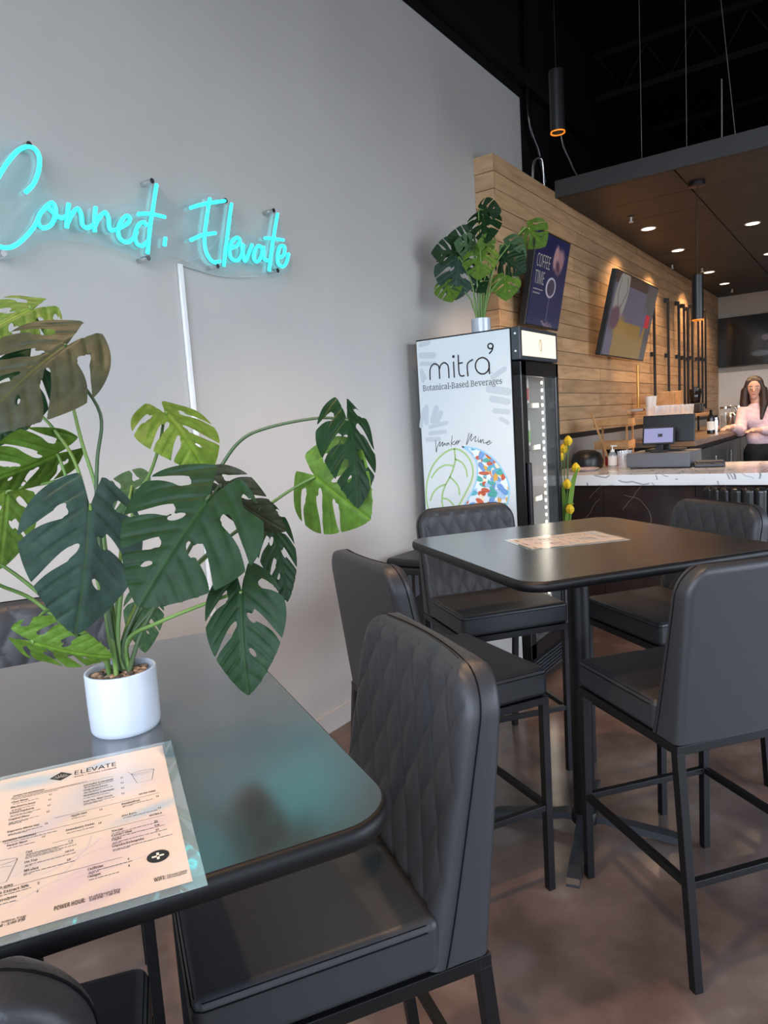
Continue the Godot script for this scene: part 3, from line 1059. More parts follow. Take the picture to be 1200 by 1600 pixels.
func person() -> void:
	var foot := Vector3(-1.08, 0, -9.1)
	var t := thing("person", foot, 0.0, "person with long brown hair in a pink blouse working behind the bar", "person")
	var V := func(x, y, z): return Vector3(x, y, z) - foot
	var head: Vector3 = V.call(-1.145, 1.655, -9.07)
	var f := Vector3(0.10, -0.05, 0.99).normalized()
	var rt := Vector3(0, 1, 0).cross(f).normalized()
	var neck: Vector3 = V.call(-1.125, 1.49, -9.10)
	var shR: Vector3 = V.call(-1.255, 1.40, -9.02)
	var shL: Vector3 = V.call(-0.985, 1.39, -9.24)
	var elR: Vector3 = V.call(-1.26, 1.20, -8.86)
	var wrR: Vector3 = V.call(-1.305, 1.245, -8.62)
	var haR: Vector3 = V.call(-1.345, 1.245, -8.55)
	var elL: Vector3 = V.call(-0.925, 1.165, -9.13)
	var wrL: Vector3 = V.call(-1.06, 1.19, -8.86)
	var haL: Vector3 = V.call(-1.13, 1.195, -8.79)
	var chest: Vector3 = V.call(-1.11, 1.31, -9.12)
	var waist: Vector3 = V.call(-1.09, 1.10, -9.11)
	var hip: Vector3 = V.call(-1.08, 0.95, -9.11)
	var sd := (shL - shR).normalized()
	var torso := [[shR + sd * 0.03, shL - sd * 0.03, 0.06, 0.06], [chest - sd * 0.07, chest + sd * 0.07, 0.095, 0.095], [chest, waist, 0.10, 0.09], [waist - sd * 0.05, waist + sd * 0.05, 0.085, 0.085], [hip - sd * 0.07, hip + sd * 0.07, 0.10, 0.10]]
	var arms := [[shR, elR, 0.05, 0.042], [elR, wrR, 0.042, 0.028], [shL, elL, 0.05, 0.042], [elL, wrL, 0.042, 0.028]]
	var legs := []
	for s in [-1.0, 1.0]:
		var h: Vector3 = hip + sd * 0.085 * s - Vector3(0, 0.05, 0)
		var kn: Vector3 = V.call(-1.08, 0.5, -9.10) + sd * 0.09 * s
		var an: Vector3 = V.call(-1.08, 0.08, -9.11) + sd * 0.09 * s
		legs.append([h, kn, 0.085, 0.058])
		legs.append([kn, an, 0.058, 0.04])
	var fw := sd.cross(Vector3.UP).normalized()
	if fw.x > 0:
		fw = -fw
	var feet := []
	for s in [-1.0, 1.0]:
		var an: Vector3 = V.call(-1.08, 0.06, -9.11) + sd * 0.09 * s
		feet.append([an, an + fw * 0.15 - Vector3(0, 0.02, 0), 0.042, 0.035])
	var body := begin()
	nets(body, torso + arms + legs + feet + [[neck, head - Vector3(0, 0.06, 0), 0.05, 0.05], [neck, chest, 0.05, 0.08]], 0.03, 0.018)
	# head and hands on a finer grid
	nets(body, [[head + Vector3(0, 0.03, 0), head + Vector3(0, 0.03, 0) - f * 0.03, 0.082, 0.085], [head - Vector3(0, 0.02, 0) + f * 0.01, head - Vector3(0, 0.085, 0) + f * 0.035, 0.068, 0.034], [head + f * 0.085 + Vector3(0, 0.01, 0), head + f * 0.105 - Vector3(0, 0.02, 0), 0.009, 0.012], [head - Vector3(0, 0.10, 0) - f * 0.02, neck, 0.048, 0.05], [head + rt * 0.082, head + rt * 0.085 - Vector3(0, 0.03, 0), 0.016, 0.012], [head - rt * 0.082, head - rt * 0.085 - Vector3(0, 0.03, 0), 0.016, 0.012]], 0.02, 0.006)
	for hnd in [[wrR, haR], [wrL, haL]]:
		var hd: Vector3 = (hnd[1] - hnd[0]).normalized()
		var sdv := hd.cross(Vector3.UP).normalized()
		var bones := [[hnd[0], hnd[1], 0.027, 0.028], [hnd[1] - sdv * 0.018, hnd[1] + sdv * 0.018, 0.018, 0.018]]
		for k in 4:
			var root: Vector3 = hnd[1] + sdv * (k - 1.5) * 0.017 + hd * 0.012
			var len_: float = [0.062, 0.07, 0.066, 0.052][k]
			var mid: Vector3 = root + hd * len_ * 0.55 - Vector3(0, 0.006, 0)
			bones.append([root, mid, 0.0088, 0.008])
			bones.append([mid, mid + hd * len_ * 0.45 - Vector3(0, 0.018, 0), 0.008, 0.0068])
		bones.append([hnd[1] - hd * 0.02 - sdv * 0.022, hnd[1] + hd * 0.025 - sdv * 0.042 - Vector3(0, 0.01, 0), 0.011, 0.008])
		nets(body, bones, 0.006, 0.0045)
	obj("body", finished(body), M.skin, t)
	# clothes follow the body a centimetre or two out
	var bl := []
	for b in torso.slice(0, 4):
		bl.append([b[0], b[1], b[2] + 0.018, b[3] + 0.02])
	bl.append([waist + Vector3(0, 0.02, 0), waist - Vector3(0, 0.05, 0), 0.115, 0.12])
	bl.append([shR, elR, 0.062, 0.064])
	bl.append([elR, elR.lerp(wrR, 0.86), 0.062, 0.042])
	bl.append([shL, elL, 0.062, 0.066])
	bl.append([elL, elL.lerp(wrL, 0.86), 0.066, 0.042])
	bl.append([neck - Vector3(0, 0.035, 0), chest, 0.068, 0.1])
	var blouse := begin()
	var hem: float = waist.y - 0.07
	nets(blouse, bl, 0.03, 0.013, hem)
	var blouse_part := obj("blouse", finished(blouse), M.blouse, t, "loose pale pink blouse")
	for k in 5:
		var bt := begin()
		var bp := chest + fw * 0.118 + Vector3(0, 0.10 - k * 0.06, 0)
		rbox(bt, bp, Vector3(0.009, 0.009, 0.009), 0.004, Basis(), 1)
		obj("button", bt, M.white_plastic, blouse_part)
	var tr := [[hip - sd * 0.07, hip + sd * 0.07, 0.112, 0.112], [waist - Vector3(0, 0.02, 0), hip, 0.10, 0.115]]
	for b in legs:
		tr.append([b[0], b[1], b[2] + 0.018, b[3] + 0.03])
	var trousers := begin()
	nets(trousers, tr, 0.03, 0.018)
	obj("trousers", finished(trousers), M.black_cloth, t, "black trousers")
	var crown := head + Vector3(0, 0.052, 0) - f * 0.033
	var hb := [[crown, crown - Vector3(0, 0.05, 0) - f * 0.02, 0.097, 0.093]]
	for s in [-1.0, 1.0]:
		var a: Vector3 = head + rt * 0.06 * s + Vector3(0, 0.085, 0) + f * 0.035
		var b2: Vector3 = head + rt * 0.092 * s - Vector3(0, 0.02, 0) + f * 0.02
		var c: Vector3 = head + rt * 0.10 * s - Vector3(0, 0.17, 0) + f * 0.03
		var d: Vector3 = head + rt * 0.075 * s - Vector3(0, 0.33, 0) + f * 0.075
		hb.append([a, b2, 0.026, 0.03])
		hb.append([b2, c, 0.034, 0.042])
		hb.append([c, d, 0.042, 0.018])
		hb.append([b2 - f * 0.05, c - f * 0.06, 0.045, 0.05])
	hb.append([crown - Vector3(0, 0.06, 0) - f * 0.04, neck - f * 0.05 - Vector3(0, 0.12, 0), 0.08, 0.06])
	var hair := begin()
	nets(hair, hb, 0.02, 0.008)
	obj("hair", finished(hair), M.hair, t, "long straight brown hair")
	for s in [-1.0, 1.0]:
		var e := begin()
		rbox(e, head + rt * 0.033 * s + f * 0.083 + Vector3(0, 0.012, 0), Vector3(0.027, 0.012, 0.012), 0.0055, Basis(rt, Vector3.UP, f), 2)
		var eye := obj("eye", e, M.white_plastic, t)
		var ir := begin()
		rbox(ir, head + rt * 0.033 * s + f * 0.0875 + Vector3(0, 0.012, 0), Vector3(0.012, 0.0115, 0.008), 0.0038, Basis(rt, Vector3.UP, f), 2)
		obj("iris", ir, M.hair, eye)
		var br := begin()
		rbox(br, head + rt * 0.034 * s + f * 0.089 + Vector3(0, 0.033, 0), Vector3(0.038, 0.007, 0.008), 0.003, Basis(rt, Vector3.UP, f), 1)
		obj("eyebrow", br, M.hair, t)
	var mo := begin()
	rbox(mo, head + f * 0.085 - Vector3(0, 0.055, 0), Vector3(0.042, 0.012, 0.016), 0.0055, Basis(rt, Vector3.UP, f), 2)
	obj("mouth", mo, M.lips, t)

# ---------------------------------------------------------------- neon sign
func neon_sign() -> void:
	var x0 := -2.165
	var t := thing("neon_sign", Vector3(x0, 2.25, -2.0), 0.0, "turquoise neon script sign on clear acrylic, mounted high on the grey wall", "neon sign")
	var o := t.position
	var plate := begin()
	var poly := PackedVector2Array()
	for p in smooth(v2(NEON_PLATE), 3):
		poly.append(Vector2(-(p.x - o.z), p.y - o.y))
	# plate stands across the wall: local x runs along -z
	prism(plate, poly, -0.018, -0.013, Basis(Vector3(0, 0, -1), Vector3(0, 1, 0), Vector3(1, 0, 0)))
	obj("acrylic_plate", plate, M.acrylic, t, "clear acrylic backing cut round the letters")
	for s in NEON:
		var pts := []
		for p in s:
			pts.append(Vector3(0, p[1] - o.y, p[0] - o.z))
		var st := begin()
		tube(st, smooth(pts, 6), 0.0062, 10)
		var letter := obj("neon_tube", st, M.neon, t)
		var bk := begin()
		var back := []
		for p in pts:
			back.append(p - Vector3(0.0085, 0, 0))
		tube(bk, smooth(back, 4), 0.0048, 6)
		obj("tube_housing", bk, M.neon_housing, letter)
	for p in NEON_PINS:
		var st := begin()
		tube(st, [Vector3(WALL_X - x0, p[1] - o.y, p[0] - o.z), Vector3(0.004, p[1] - o.y, p[0] - o.z)], 0.0095, 14)
		obj("standoff", st, M.chrome, t)
	for w in [[[-0.01, 2.31, -2.08], [-0.035, 2.22, -2.0], [-0.045, 2.17, -1.885]], [[-0.01, 2.17, -2.28], [-0.04, 2.15, -2.1], [-0.045, 2.165, -1.89]], [[0.0, 2.42, -1.985], [0.002, 2.38, -2.0], [0.0, 2.33, -2.01]]]:
		var pts := []
		for p in w:
			pts.append(Vector3(p[0], p[1] - o.y, p[2] - o.z))
		var st := begin()
		tube(st, smooth(pts, 6), 0.0016, 5)
		obj("wire", st, M.clear_wire, t)
	var l := AreaLight3D.new()
	l.name = "neon_light"
	l.area_size = Vector2(1.4, 0.25)
	l.light_color = Color(0.25, 0.95, 1.0)
	l.light_energy = 0.12
	l.shadow_enabled = true
	add_child(l)
	l.position = Vector3(x0 + 0.02, 2.35, -2.05)
	l.rotation.y = -PI / 2
	var rw := begin()
	rbox(rw, Vector3(0.007, 1.085, 0), Vector3(0.014, 2.17, 0.022), 0.004, Basis(), 2)
	var race := obj("cable_channel", rw, M.white_plastic, self)
	race.position = Vector3(WALL_X, 0.0, -1.885)
	tag(race, "white plastic cable channel running down the wall from the neon sign", "cable cover")

# ---------------------------------------------------------------- printed menu
func menu_sheet(called: String, tf: Transform3D, label: String, full: bool) -> void:
	var t := thing(called, tf.origin, 0.0, label, "menu")
	t.transform = tf
	var lam := begin()
	prism(lam, PackedVector2Array([Vector2(-0.222, -0.357), Vector2(0.013, -0.357), Vector2(0.013, 0.012), Vector2(-0.222, 0.012)]), -0.0012, -0.0002)
	var st := begin()
	quad(st, Vector3(-0.209, -0.345, 0.0), Vector3(0, -0.345, 0.0), Vector3(0, 0, 0.0), Vector3(-0.209, 0, 0.0), Vector2(0, 1), Vector2(1, 1), Vector2(1, 0), Vector2(0, 0))
	obj("paper", st, M.menu_paper, t)
	obj("laminate", lam, M.laminate_film, t, "clear laminated border")
	var tx := begin()
	var z := 0.0004
	var at := Transform3D(Basis(), Vector3(0, 0, z))
	if full:
		for r in MENU_TEXT:
			var font: Font = bold if r[5] == 1 else (sans if r[0] == "ELEVATE" else heavy)
			lettering(tx, r[0], font, Rect2(r[1], -r[2], r[3], r[4]), at)
		# emblem: a dark diamond with pale rays
		prism(tx, PackedVector2Array([Vector2(-0.1475, -0.030), Vector2(-0.1335, -0.0165), Vector2(-0.1195, -0.030), Vector2(-0.1335, -0.0425)]), z - 0.0001, z)
		prism(tx, disc(0.0115, 28, Vector2(-0.0285, -0.284)), z - 0.0001, z)
		# drawn glasses
		for g in [[-0.046, -0.072, 1.0], [-0.208, -0.215, 1.35]]:
			var s: float = g[2]
			var P := func(x, y): return Vector2(g[0] + x * s, g[1] + y * s)
			ribbon(tx, [P.call(0, 0), P.call(0.006, -0.030), P.call(0.024, -0.030), P.call(0.029, 0.0)], 0.0005, z)
			var rim := []
			for k in 17:
				rim.append(P.call(0.0145 + 0.0145 * cos(TAU * k / 16), 0.0035 * sin(TAU * k / 16)))
			ribbon(tx, rim, 0.0005, z)
			ribbon(tx, [P.call(0.003, -0.008), P.call(0.010, -0.006), P.call(0.014, -0.010), P.call(0.019, -0.007), P.call(0.026, -0.009)], 0.0004, z)
			ribbon(tx, [P.call(-0.004, 0.008), P.call(0.004, -0.006)], 0.0004, z)
		for r in [[-0.190, 0.0655, -0.069], [-0.136, 0.1430, -0.0155], [-0.191, 0.1685, -0.072], [-0.135, 0.2008, -0.0148], [-0.178, 0.2672, -0.0637]]:
			ribbon(tx, [Vector2(r[0], -r[1]), Vector2(r[2], -r[1])], 0.0005, z)
	# small print, too fine to read: word-long dashes
	var ra := RandomNumberGenerator.new()
	ra.seed = 11
	for r in SMALL_PRINT:
		var x: float = r[0]
		while x < r[2]:
			var wlen := ra.randf_range(0.0018, 0.006)
			if x + wlen > r[2]:
				break
			quad(tx, Vector3(x, -r[1], z), Vector3(x + wlen, -r[1], z), Vector3(x + wlen, -r[1] + 0.0009, z), Vector3(x, -r[1] + 0.0009, z))
			x += wlen + 0.0009
	if not full:
		for r in MENU_TEXT:
			var x: float = r[1]
			while x < r[1] + r[3] - 0.002:
				var wlen := ra.randf_range(0.004, 0.009)
				quad(tx, Vector3(x, -r[2], z), Vector3(x + wlen, -r[2], z), Vector3(x + wlen, -r[2] + 0.0028, z), Vector3(x, -r[2] + 0.0028, z))
				x += wlen + 0.002
	obj("print", tx, M.ink, t, "dark printed lettering")
	if full:
		var pl := begin()
		for r in [[0.0125, 0.0028], [0.0028, 0.0125]]:
			var q := rrect(r[0], r[1], 0.0006, 2)
			for i in q.size():
				q[i] += Vector2(-0.0285, -0.284)
			prism(pl, q, z + 0.0001, z + 0.0003)
		for k in 7:
			var a := PI * (0.14 + 0.72 * k / 6.0)
			var c := Vector2(-0.1335, -0.036)
			ribbon(pl, [c + Vector2(cos(a), sin(a)) * 0.003, c + Vector2(cos(a) * 0.9, sin(a)) * 0.011], 0.0005, z + 0.0002)
		obj("emblem", pl, M.menu_pale, t)

# ---------------------------------------------------------------- screens
func screen_unit(called: String, bl: Vector3, along: Vector3, up: Vector3, w: float, h: float, tex: Texture2D, label: String, e: float) -> Node3D:
	# bl: lower corner; along and up: unit vectors of the screen's face
	var n := along.cross(up).normalized()
	var t := thing(called, bl, 0.0, label, "screen")
	t.transform = Transform3D(Basis(along, up, n), bl)
	var st := begin()
	rbox(st, Vector3(w / 2, h / 2, -0.025), Vector3(w, h, 0.05), 0.006, Basis(), 2)
	var cas := obj("casing", st, M.black_plastic, t)
	var s := begin()
	quad(s, Vector3(0.012, 0.014, 0.001), Vector3(w - 0.012, 0.014, 0.001), Vector3(w - 0.012, h - 0.012, 0.001), Vector3(0.012, h - 0.012, 0.001), Vector2(0, 1), Vector2(1, 1), Vector2(1, 0), Vector2(0, 0))
	var m := mat(Color(0.02, 0.02, 0.02), 0.12)
	m.emission_enabled = true
	m.emission = Color.BLACK
	m.emission_texture = tex
	m.emission_energy_multiplier = e
	obj("screen", s, m, t, "lit display")
	return t

func wall_arm(t: Node3D, w: float, h: float, depth: float) -> void:
	var st := begin()
	rbox(st, Vector3(w / 2, h * 0.42, -0.06), Vector3(0.2, 0.2, 0.03), 0.004, Basis(), 1)
	rbox(st, Vector3(w / 2, h * 0.42, -0.06 - depth / 2), Vector3(0.06, 0.06, depth), 0.004, Basis(), 1)
	obj("mount", st, M.black_plastic, t)

# [words, x, baseline, width, height, serif]
const MENU_TEXT = [
	["ELEVATE", -0.1165, 0.0348, 0.0525, 0.0125, 0], ["KAVA | SOCIAL LOUNGE", -0.1165, 0.0435, 0.0525, 0.0042, 0],
	["ELEVATED BEVERAGES", -0.188, 0.060, 0.036, 0.0038, 0], ["Clear Moon", -0.1885, 0.0775, 0.019, 0.0050, 1], ["12", -0.1458, 0.0792, 0.0036, 0.0042, 1],
	["Blackberry Jazzy", -0.188, 0.093, 0.028, 0.0063, 1], ["12", -0.1458, 0.0935, 0.0036, 0.0042, 1], ["Island Euphoria", -0.1875, 0.1075, 0.0268, 0.0063, 1], ["12", -0.1458, 0.1085, 0.0036, 0.0042, 1],
	["Tropical Blues", -0.1876, 0.124, 0.0227, 0.0063, 1], ["12", -0.1458, 0.1245, 0.0036, 0.0042, 1], ["Espresso Mana-tini", -0.1856, 0.153, 0.0337, 0.0060, 1], ["14", -0.1461, 0.1535, 0.0034, 0.0042, 1],
	["BLENDED BEVERAGES", -0.1877, 0.172, 0.0338, 0.0040, 0], ["Purple Haze", -0.1828, 0.185, 0.0209, 0.0060, 1], ["14", -0.1472, 0.1832, 0.0034, 0.0042, 1],
	["Lavender Lemonade", -0.1049, 0.0762, 0.0365, 0.0052, 1], ["12", -0.0600, 0.0780, 0.0036, 0.0042, 1], ["Grapefruit Fever", -0.1047, 0.0916, 0.0293, 0.0063, 1], ["12", -0.0600, 0.0930, 0.0036, 0.0042, 1],
	["Strawberry Lemonade", -0.1044, 0.107, 0.0364, 0.0063, 1], ["12", -0.0600, 0.1082, 0.0036, 0.0042, 1], ["Iced Tea, Mint Green", -0.1042, 0.122, 0.0337, 0.0052, 1], ["12", -0.0600, 0.1235, 0.0036, 0.0042, 1],
	["Apple-tini", -0.1178, 0.1519, 0.0176, 0.0063, 1], ["14", -0.0860, 0.1519, 0.0036, 0.0042, 1], ["Strawberry Fields", -0.1222, 0.1835, 0.0306, 0.0063, 1], ["14", -0.0875, 0.1840, 0.0036, 0.0042, 1],
	["MITRA-TINIS", -0.0393, 0.1365, 0.0195, 0.0038, 0], ["Passionfruit", -0.0608, 0.1516, 0.0215, 0.0052, 1], ["14", -0.0205, 0.1530, 0.0036, 0.0042, 1], ["Jazz Kava", -0.0614, 0.1815, 0.0164, 0.0052, 1], ["14", -0.0205, 0.1830, 0.0036, 0.0042, 1],
	["MITRA-9", -0.0311, 0.196, 0.014, 0.0038, 0], ["Nectar", -0.0734, 0.2105, 0.0127, 0.0050, 1], ["20", -0.0270, 0.2125, 0.0036, 0.0042, 1], ["Extract Shot", -0.0736, 0.2203, 0.0219, 0.0050, 1], ["5/8", -0.0275, 0.2220, 0.0055, 0.0042, 1],
	["Flight", -0.0738, 0.2306, 0.0105, 0.0060, 1], ["15", -0.0270, 0.2320, 0.0036, 0.0042, 1], ["Gopuka/Kalaapuka", -0.0735, 0.2445, 0.0334, 0.0063, 1], ["5", -0.0250, 0.2440, 0.002, 0.0042, 1],
	["Can", -0.1614, 0.2084, 0.0064, 0.0047, 1], ["7.5", -0.1190, 0.2084, 0.005, 0.0042, 1], ["On Tap", -0.1612, 0.2302, 0.0126, 0.0057, 1], ["10/14", -0.1215, 0.2290, 0.009, 0.0042, 1], ["M9 shot", -0.1603, 0.2462, 0.014, 0.0050, 1], ["10", -0.1190, 0.2462, 0.0036, 0.0042, 1],
	["ADD ONS", -0.1870, 0.266, 0.0184, 0.0042, 0], ["Kava Extract 30%", -0.1870, 0.2755, 0.0338, 0.0052, 1], ["5", -0.1455, 0.2760, 0.002, 0.0042, 1], ["Electrolytes", -0.1860, 0.290, 0.023, 0.0063, 1], ["4", -0.1455, 0.2900, 0.002, 0.0042, 1],
	["Caffeine", -0.098, 0.2758, 0.0149, 0.0052, 1], ["4", -0.0590, 0.2758, 0.002, 0.0042, 1], ["Collagen", -0.0979, 0.2906, 0.0124, 0.0063, 1], ["4", -0.0590, 0.2890, 0.002, 0.0042, 1],
	["WIFI:", -0.0358, 0.3285, 0.0111, 0.0066, 0], ["Elevate Guest", -0.0229, 0.3262, 0.0197, 0.0040, 1], ["elevateguest", -0.0229, 0.3304, 0.0190, 0.0040, 1],
	["POWER HOUR:", -0.1274, 0.329, 0.0277, 0.0070, 0], ["$3 off Elevated Bevs", -0.0964, 0.3258, 0.0291, 0.0042, 1], ["5:00 PM - 7:00 PM", -0.0961, 0.3302, 0.0279, 0.0042, 1],
	["$3 off Nitro Tap", -0.1860, 0.3262, 0.034, 0.0042, 1], ["3:00 PM - 5:00 PM", -0.1860, 0.3306, 0.034, 0.0042, 1],
]
const SMALL_PRINT = [
	[-0.189, 0.0635, -0.100], [-0.187, 0.0690, -0.135], [-0.186, 0.0815, -0.155], [-0.186, 0.0970, -0.158], [-0.186, 0.0995, -0.172], [-0.186, 0.1115, -0.150], [-0.186, 0.1140, -0.160], [-0.186, 0.1285, -0.152], [-0.186, 0.1310, -0.160], [-0.186, 0.1335, -0.170],
	[-0.184, 0.1570, -0.148], [-0.184, 0.1595, -0.160], [-0.186, 0.1760, -0.130], [-0.181, 0.1890, -0.150], [-0.104, 0.0800, -0.066], [-0.104, 0.0825, -0.080], [-0.104, 0.0950, -0.068], [-0.104, 0.0975, -0.085], [-0.104, 0.1110, -0.074], [-0.104, 0.1255, -0.066], [-0.104, 0.1280, -0.080],
	[-0.117, 0.1560, -0.096], [-0.121, 0.1878, -0.090], [-0.060, 0.1555, -0.022], [-0.060, 0.1580, -0.045], [-0.060, 0.1850, -0.018], [-0.073, 0.2140, -0.022], [-0.073, 0.2238, -0.016], [-0.073, 0.2345, -0.014], [-0.073, 0.2370, -0.064], [-0.073, 0.2485, -0.010], [-0.073, 0.2510, -0.055],
	[-0.161, 0.2115, -0.112], [-0.161, 0.2140, -0.128], [-0.161, 0.2172, -0.108], [-0.161, 0.2200, -0.122], [-0.160, 0.2340, -0.110], [-0.160, 0.2365, -0.150], [-0.160, 0.2500, -0.108], [-0.160, 0.2525, -0.152], [-0.186, 0.2790, -0.150], [-0.186, 0.2940, -0.158], [-0.097, 0.2798, -0.054], [-0.097, 0.2825, -0.086], [-0.097, 0.2940, -0.066],
]

# ---------------------------------------------------------------- fridge
func fridge() -> void:
	var x0 := -2.15
	var x1 := -1.572
	var z0 := -4.003
	var z1 := -3.476
	var h := 1.97
	var o := Vector3((x0 + x1) / 2, 0, (z0 + z1) / 2)
	var t := thing("drinks_fridge", o, 0.0, "upright glass-door drinks fridge with white printed side panel against the wall", "fridge")
	var L := func(x, y, z): return Vector3(x, y, z) - o
	# cabinet: back, two sides, top, bottom
	var th := 0.035
	var cab := begin()
	box(cab, L.call(x0 + th / 2, 0.09 + (h - 0.09) / 2, (z0 + z1) / 2), Vector3(th, h - 0.09, z1 - z0))
	box(cab, L.call((x0 + x1) / 2, 0.09 + (h - 0.09) / 2, z1 - th / 2), Vector3(x1 - x0, h - 0.09, th))
	box(cab, L.call((x0 + x1) / 2, 0.09 + (h - 0.09) / 2, z0 + th / 2), Vector3(x1 - x0, h - 0.09, th))
	box(cab, L.call((x0 + x1) / 2, h - 0.1, (z0 + z1) / 2), Vector3(x1 - x0, 0.2, z1 - z0))
	box(cab, L.call((x0 + x1) / 2, 0.19, (z0 + z1) / 2), Vector3(x1 - x0, 0.2, z1 - z0))
	obj("cabinet", cab, M.black_plastic, t)
	var inner := begin()
	var e := 0.002
	box(inner, L.call(x0 + th + e, 1.03, (z0 + z1) / 2), Vector3(0.003, 1.47, z1 - z0 - 2 * th))
	box(inner, L.call((x0 + x1) / 2, 1.03, z0 + th + e), Vector3(x1 - x0 - 0.04, 1.47, 0.003))
	box(inner, L.call((x0 + x1) / 2, 1.03, z1 - th - e), Vector3(x1 - x0 - 0.04, 1.47, 0.003))
	box(inner, L.call((x0 + x1) / 2, h - 0.202, (z0 + z1) / 2), Vector3(x1 - x0 - 0.04, 0.003, z1 - z0 - 2 * th))
	obj("liner", inner, M.liner, t)
	# printed side panel
	var zp := z1 + 0.004
	var sp := begin()
	box(sp, L.call((x0 + x1) / 2, 0.06 + (h - 0.06) / 2 - 0.003, z1 + 0.002), Vector3(x1 - x0 - 0.008, h - 0.07, 0.004))
	var panel := obj("side_panel", sp, M.panel_white, t, "white printed side panel with leaf logo")
	var put2 := func(p: Vector2): return Vector2(p.x - o.x, p.y)
	var zl: float = zp - o.z
	var lift := 0.0
	for g in GREY_LEAF:
		lift += 0.00003
		var gl := begin()
		var a := Vector2(maxf(g[0], x0 + 0.03), g[1])
		var b := Vector2(minf(g[2], x1 - 0.02), g[3])
		var pts := [put2.call(a), put2.call(b)]
		ribbon(gl, pts, g[4], zl + 0.0002 + lift)
		obj("leaf_print", gl, M.print_grey, panel)
	var lg := begin()
	for s in LOGO:
		var pts := []
		for p in smooth(v2(s), 5):
			pts.append(put2.call(p))
		ribbon(lg, pts, 0.0082, zl + 0.0009)
	var dp: Vector2 = put2.call(Vector2(LOGO_DOT[0][0], LOGO_DOT[0][1]))
	ribbon(lg, [dp, dp + Vector2(0.0002, 0)], 0.017, zl + 0.0009)
	lettering(lg, "Botanical-Based Beverages", serif, Rect2(-2.120 - o.x, 1.672, 0.492, 0.046), Transform3D(Basis(), Vector3(0, 0, zl + 0.0009)))
	lettering(lg, "TM", sans, Rect2(-1.694 - o.x, 1.745, 0.012, 0.005), Transform3D(Basis(), Vector3(0, 0, zl + 0.0009)))
	obj("lettering", lg, M.ink, panel)
	var sc := begin()
	for s in SCRIPT:
		var pts := []
		for p in smooth(v2(s), 5):
			pts.append(put2.call(p))
		ribbon(sc, pts, 0.0035, zl + 0.0009)
	obj("script_lettering", sc, M.ink, panel)
	var lf := begin()
	for s in LEAF_LOGO:
		var pts := []
		for p in smooth(v2(s), 6):
			pts.append(put2.call(p))
		ribbon(lf, pts, 0.010, zl + 0.0009)
	obj("leaf_outline", lf, M.print_green, panel)
	var cr := begin()
	var poly := PackedVector2Array()
	for p in smooth(v2(CRESCENT + [CRESCENT[0]]), 4):
		poly.append(put2.call(p))
	poly.remove_at(poly.size() - 1)
	prism(cr, poly, zl + 0.0003, zl + 0.0009)
	obj("flower_print", cr, M.crescent, panel)
	var ol := begin()
	var pts2 := []
	for p in poly:
		pts2.append(p)
	pts2.append(poly[0])
	ribbon(ol, pts2, 0.009, zl + 0.0012)
	obj("print_outline", ol, M.print_blue, panel)
	# lit header and door on the room side
	var xf := -1.520
	var hd := begin()
	rbox(hd, L.call((x1 + xf) / 2, 1.885, (z0 + z1) / 2), Vector3(xf - x1, 0.17, z1 - z0), 0.006, Basis(), 1)
	var header := obj("header", hd, M.dark_metal, t)
	for y in [1.845, 1.935]:
		var rv := begin()
		rbox(rv, L.call((x1 + xf) / 2, y, z1 + 0.001), Vector3(0.011, 0.011, 0.006), 0.005, Basis(), 2)
		obj("rivet", rv, M.white_plastic, header)
	var sg := begin()
	box(sg, L.call(xf + 0.001, 1.885, (z0 + z1) / 2 + 0.004), Vector3(0.004, 0.128, z1 - z0 - 0.06))
	obj("lit_sign", sg, M.header_glow, header, "lit cream header sign")
	var sw := begin()
	var curl := []
	for k in 15:
		var a := TAU * k / 14
		curl.append(Vector2(0.0 + 0.02 * sin(a), 0.03 * cos(a)))
	ribbon(sw, curl + [Vector2(0.012, -0.045)], 0.004, 0.0)
	var swo := obj("sign_mark", sw, M.print_tan, header)
	swo.transform = Transform3D(Basis(Vector3(0, 0, -1), Vector3(0, 1, 0), Vector3(1, 0, 0)), L.call(xf + 0.0045, 1.885, -3.74))
	var door := Node3D.new()
	door.name = "door"
	t.add_child(door)
	var df := begin()
	var w := z1 - z0
	var dx := xf - x1
	var cx := (x1 + xf) / 2
	rbox(df, L.call(cx, 0.985, z1 - 0.035), Vector3(dx, 1.62, 0.07), 0.006, Basis(), 1)
	rbox(df, L.call(cx, 0.985, z0 + 0.02), Vector3(dx, 1.62, 0.04), 0.006, Basis(), 1)
	rbox(df, L.call(cx, 1.755, (z0 + z1) / 2), Vector3(dx, 0.08, w), 0.006, Basis(), 1)
	rbox(df, L.call(cx, 0.22, (z0 + z1) / 2), Vector3(dx, 0.09, w), 0.006, Basis(), 1)
	obj("door_frame", df, M.black_gloss, door)
	var pane := begin()
	quad(pane, L.call(xf - 0.012, 0.26, z1 - 0.06), L.call(xf - 0.012, 0.26, z0 + 0.03), L.call(xf - 0.012, 1.72, z0 + 0.03), L.call(xf - 0.012, 1.72, z1 - 0.06))
	obj("door_glass", pane, M.pane, door)
	var hn := begin()
	rbox(hn, L.call(xf + 0.012, 1.05, z1 - 0.035), Vector3(0.02, 0.42, 0.03), 0.008, Basis(), 2)
	obj("handle", hn, M.black_plastic, door)
	var gr := begin()
	box(gr, L.call(cx - 0.006, 0.10, (z0 + z1) / 2), Vector3(dx - 0.012, 0.13, w))
	obj("base", gr, M.black_plastic, t)
	for k in 6:
		var sl := begin()
		box(sl, L.call(xf - 0.004, 0.05 + k * 0.02, (z0 + z1) / 2), Vector3(0.006, 0.008, w - 0.04))
		obj("grille_slat", sl, M.dark_metal, t)
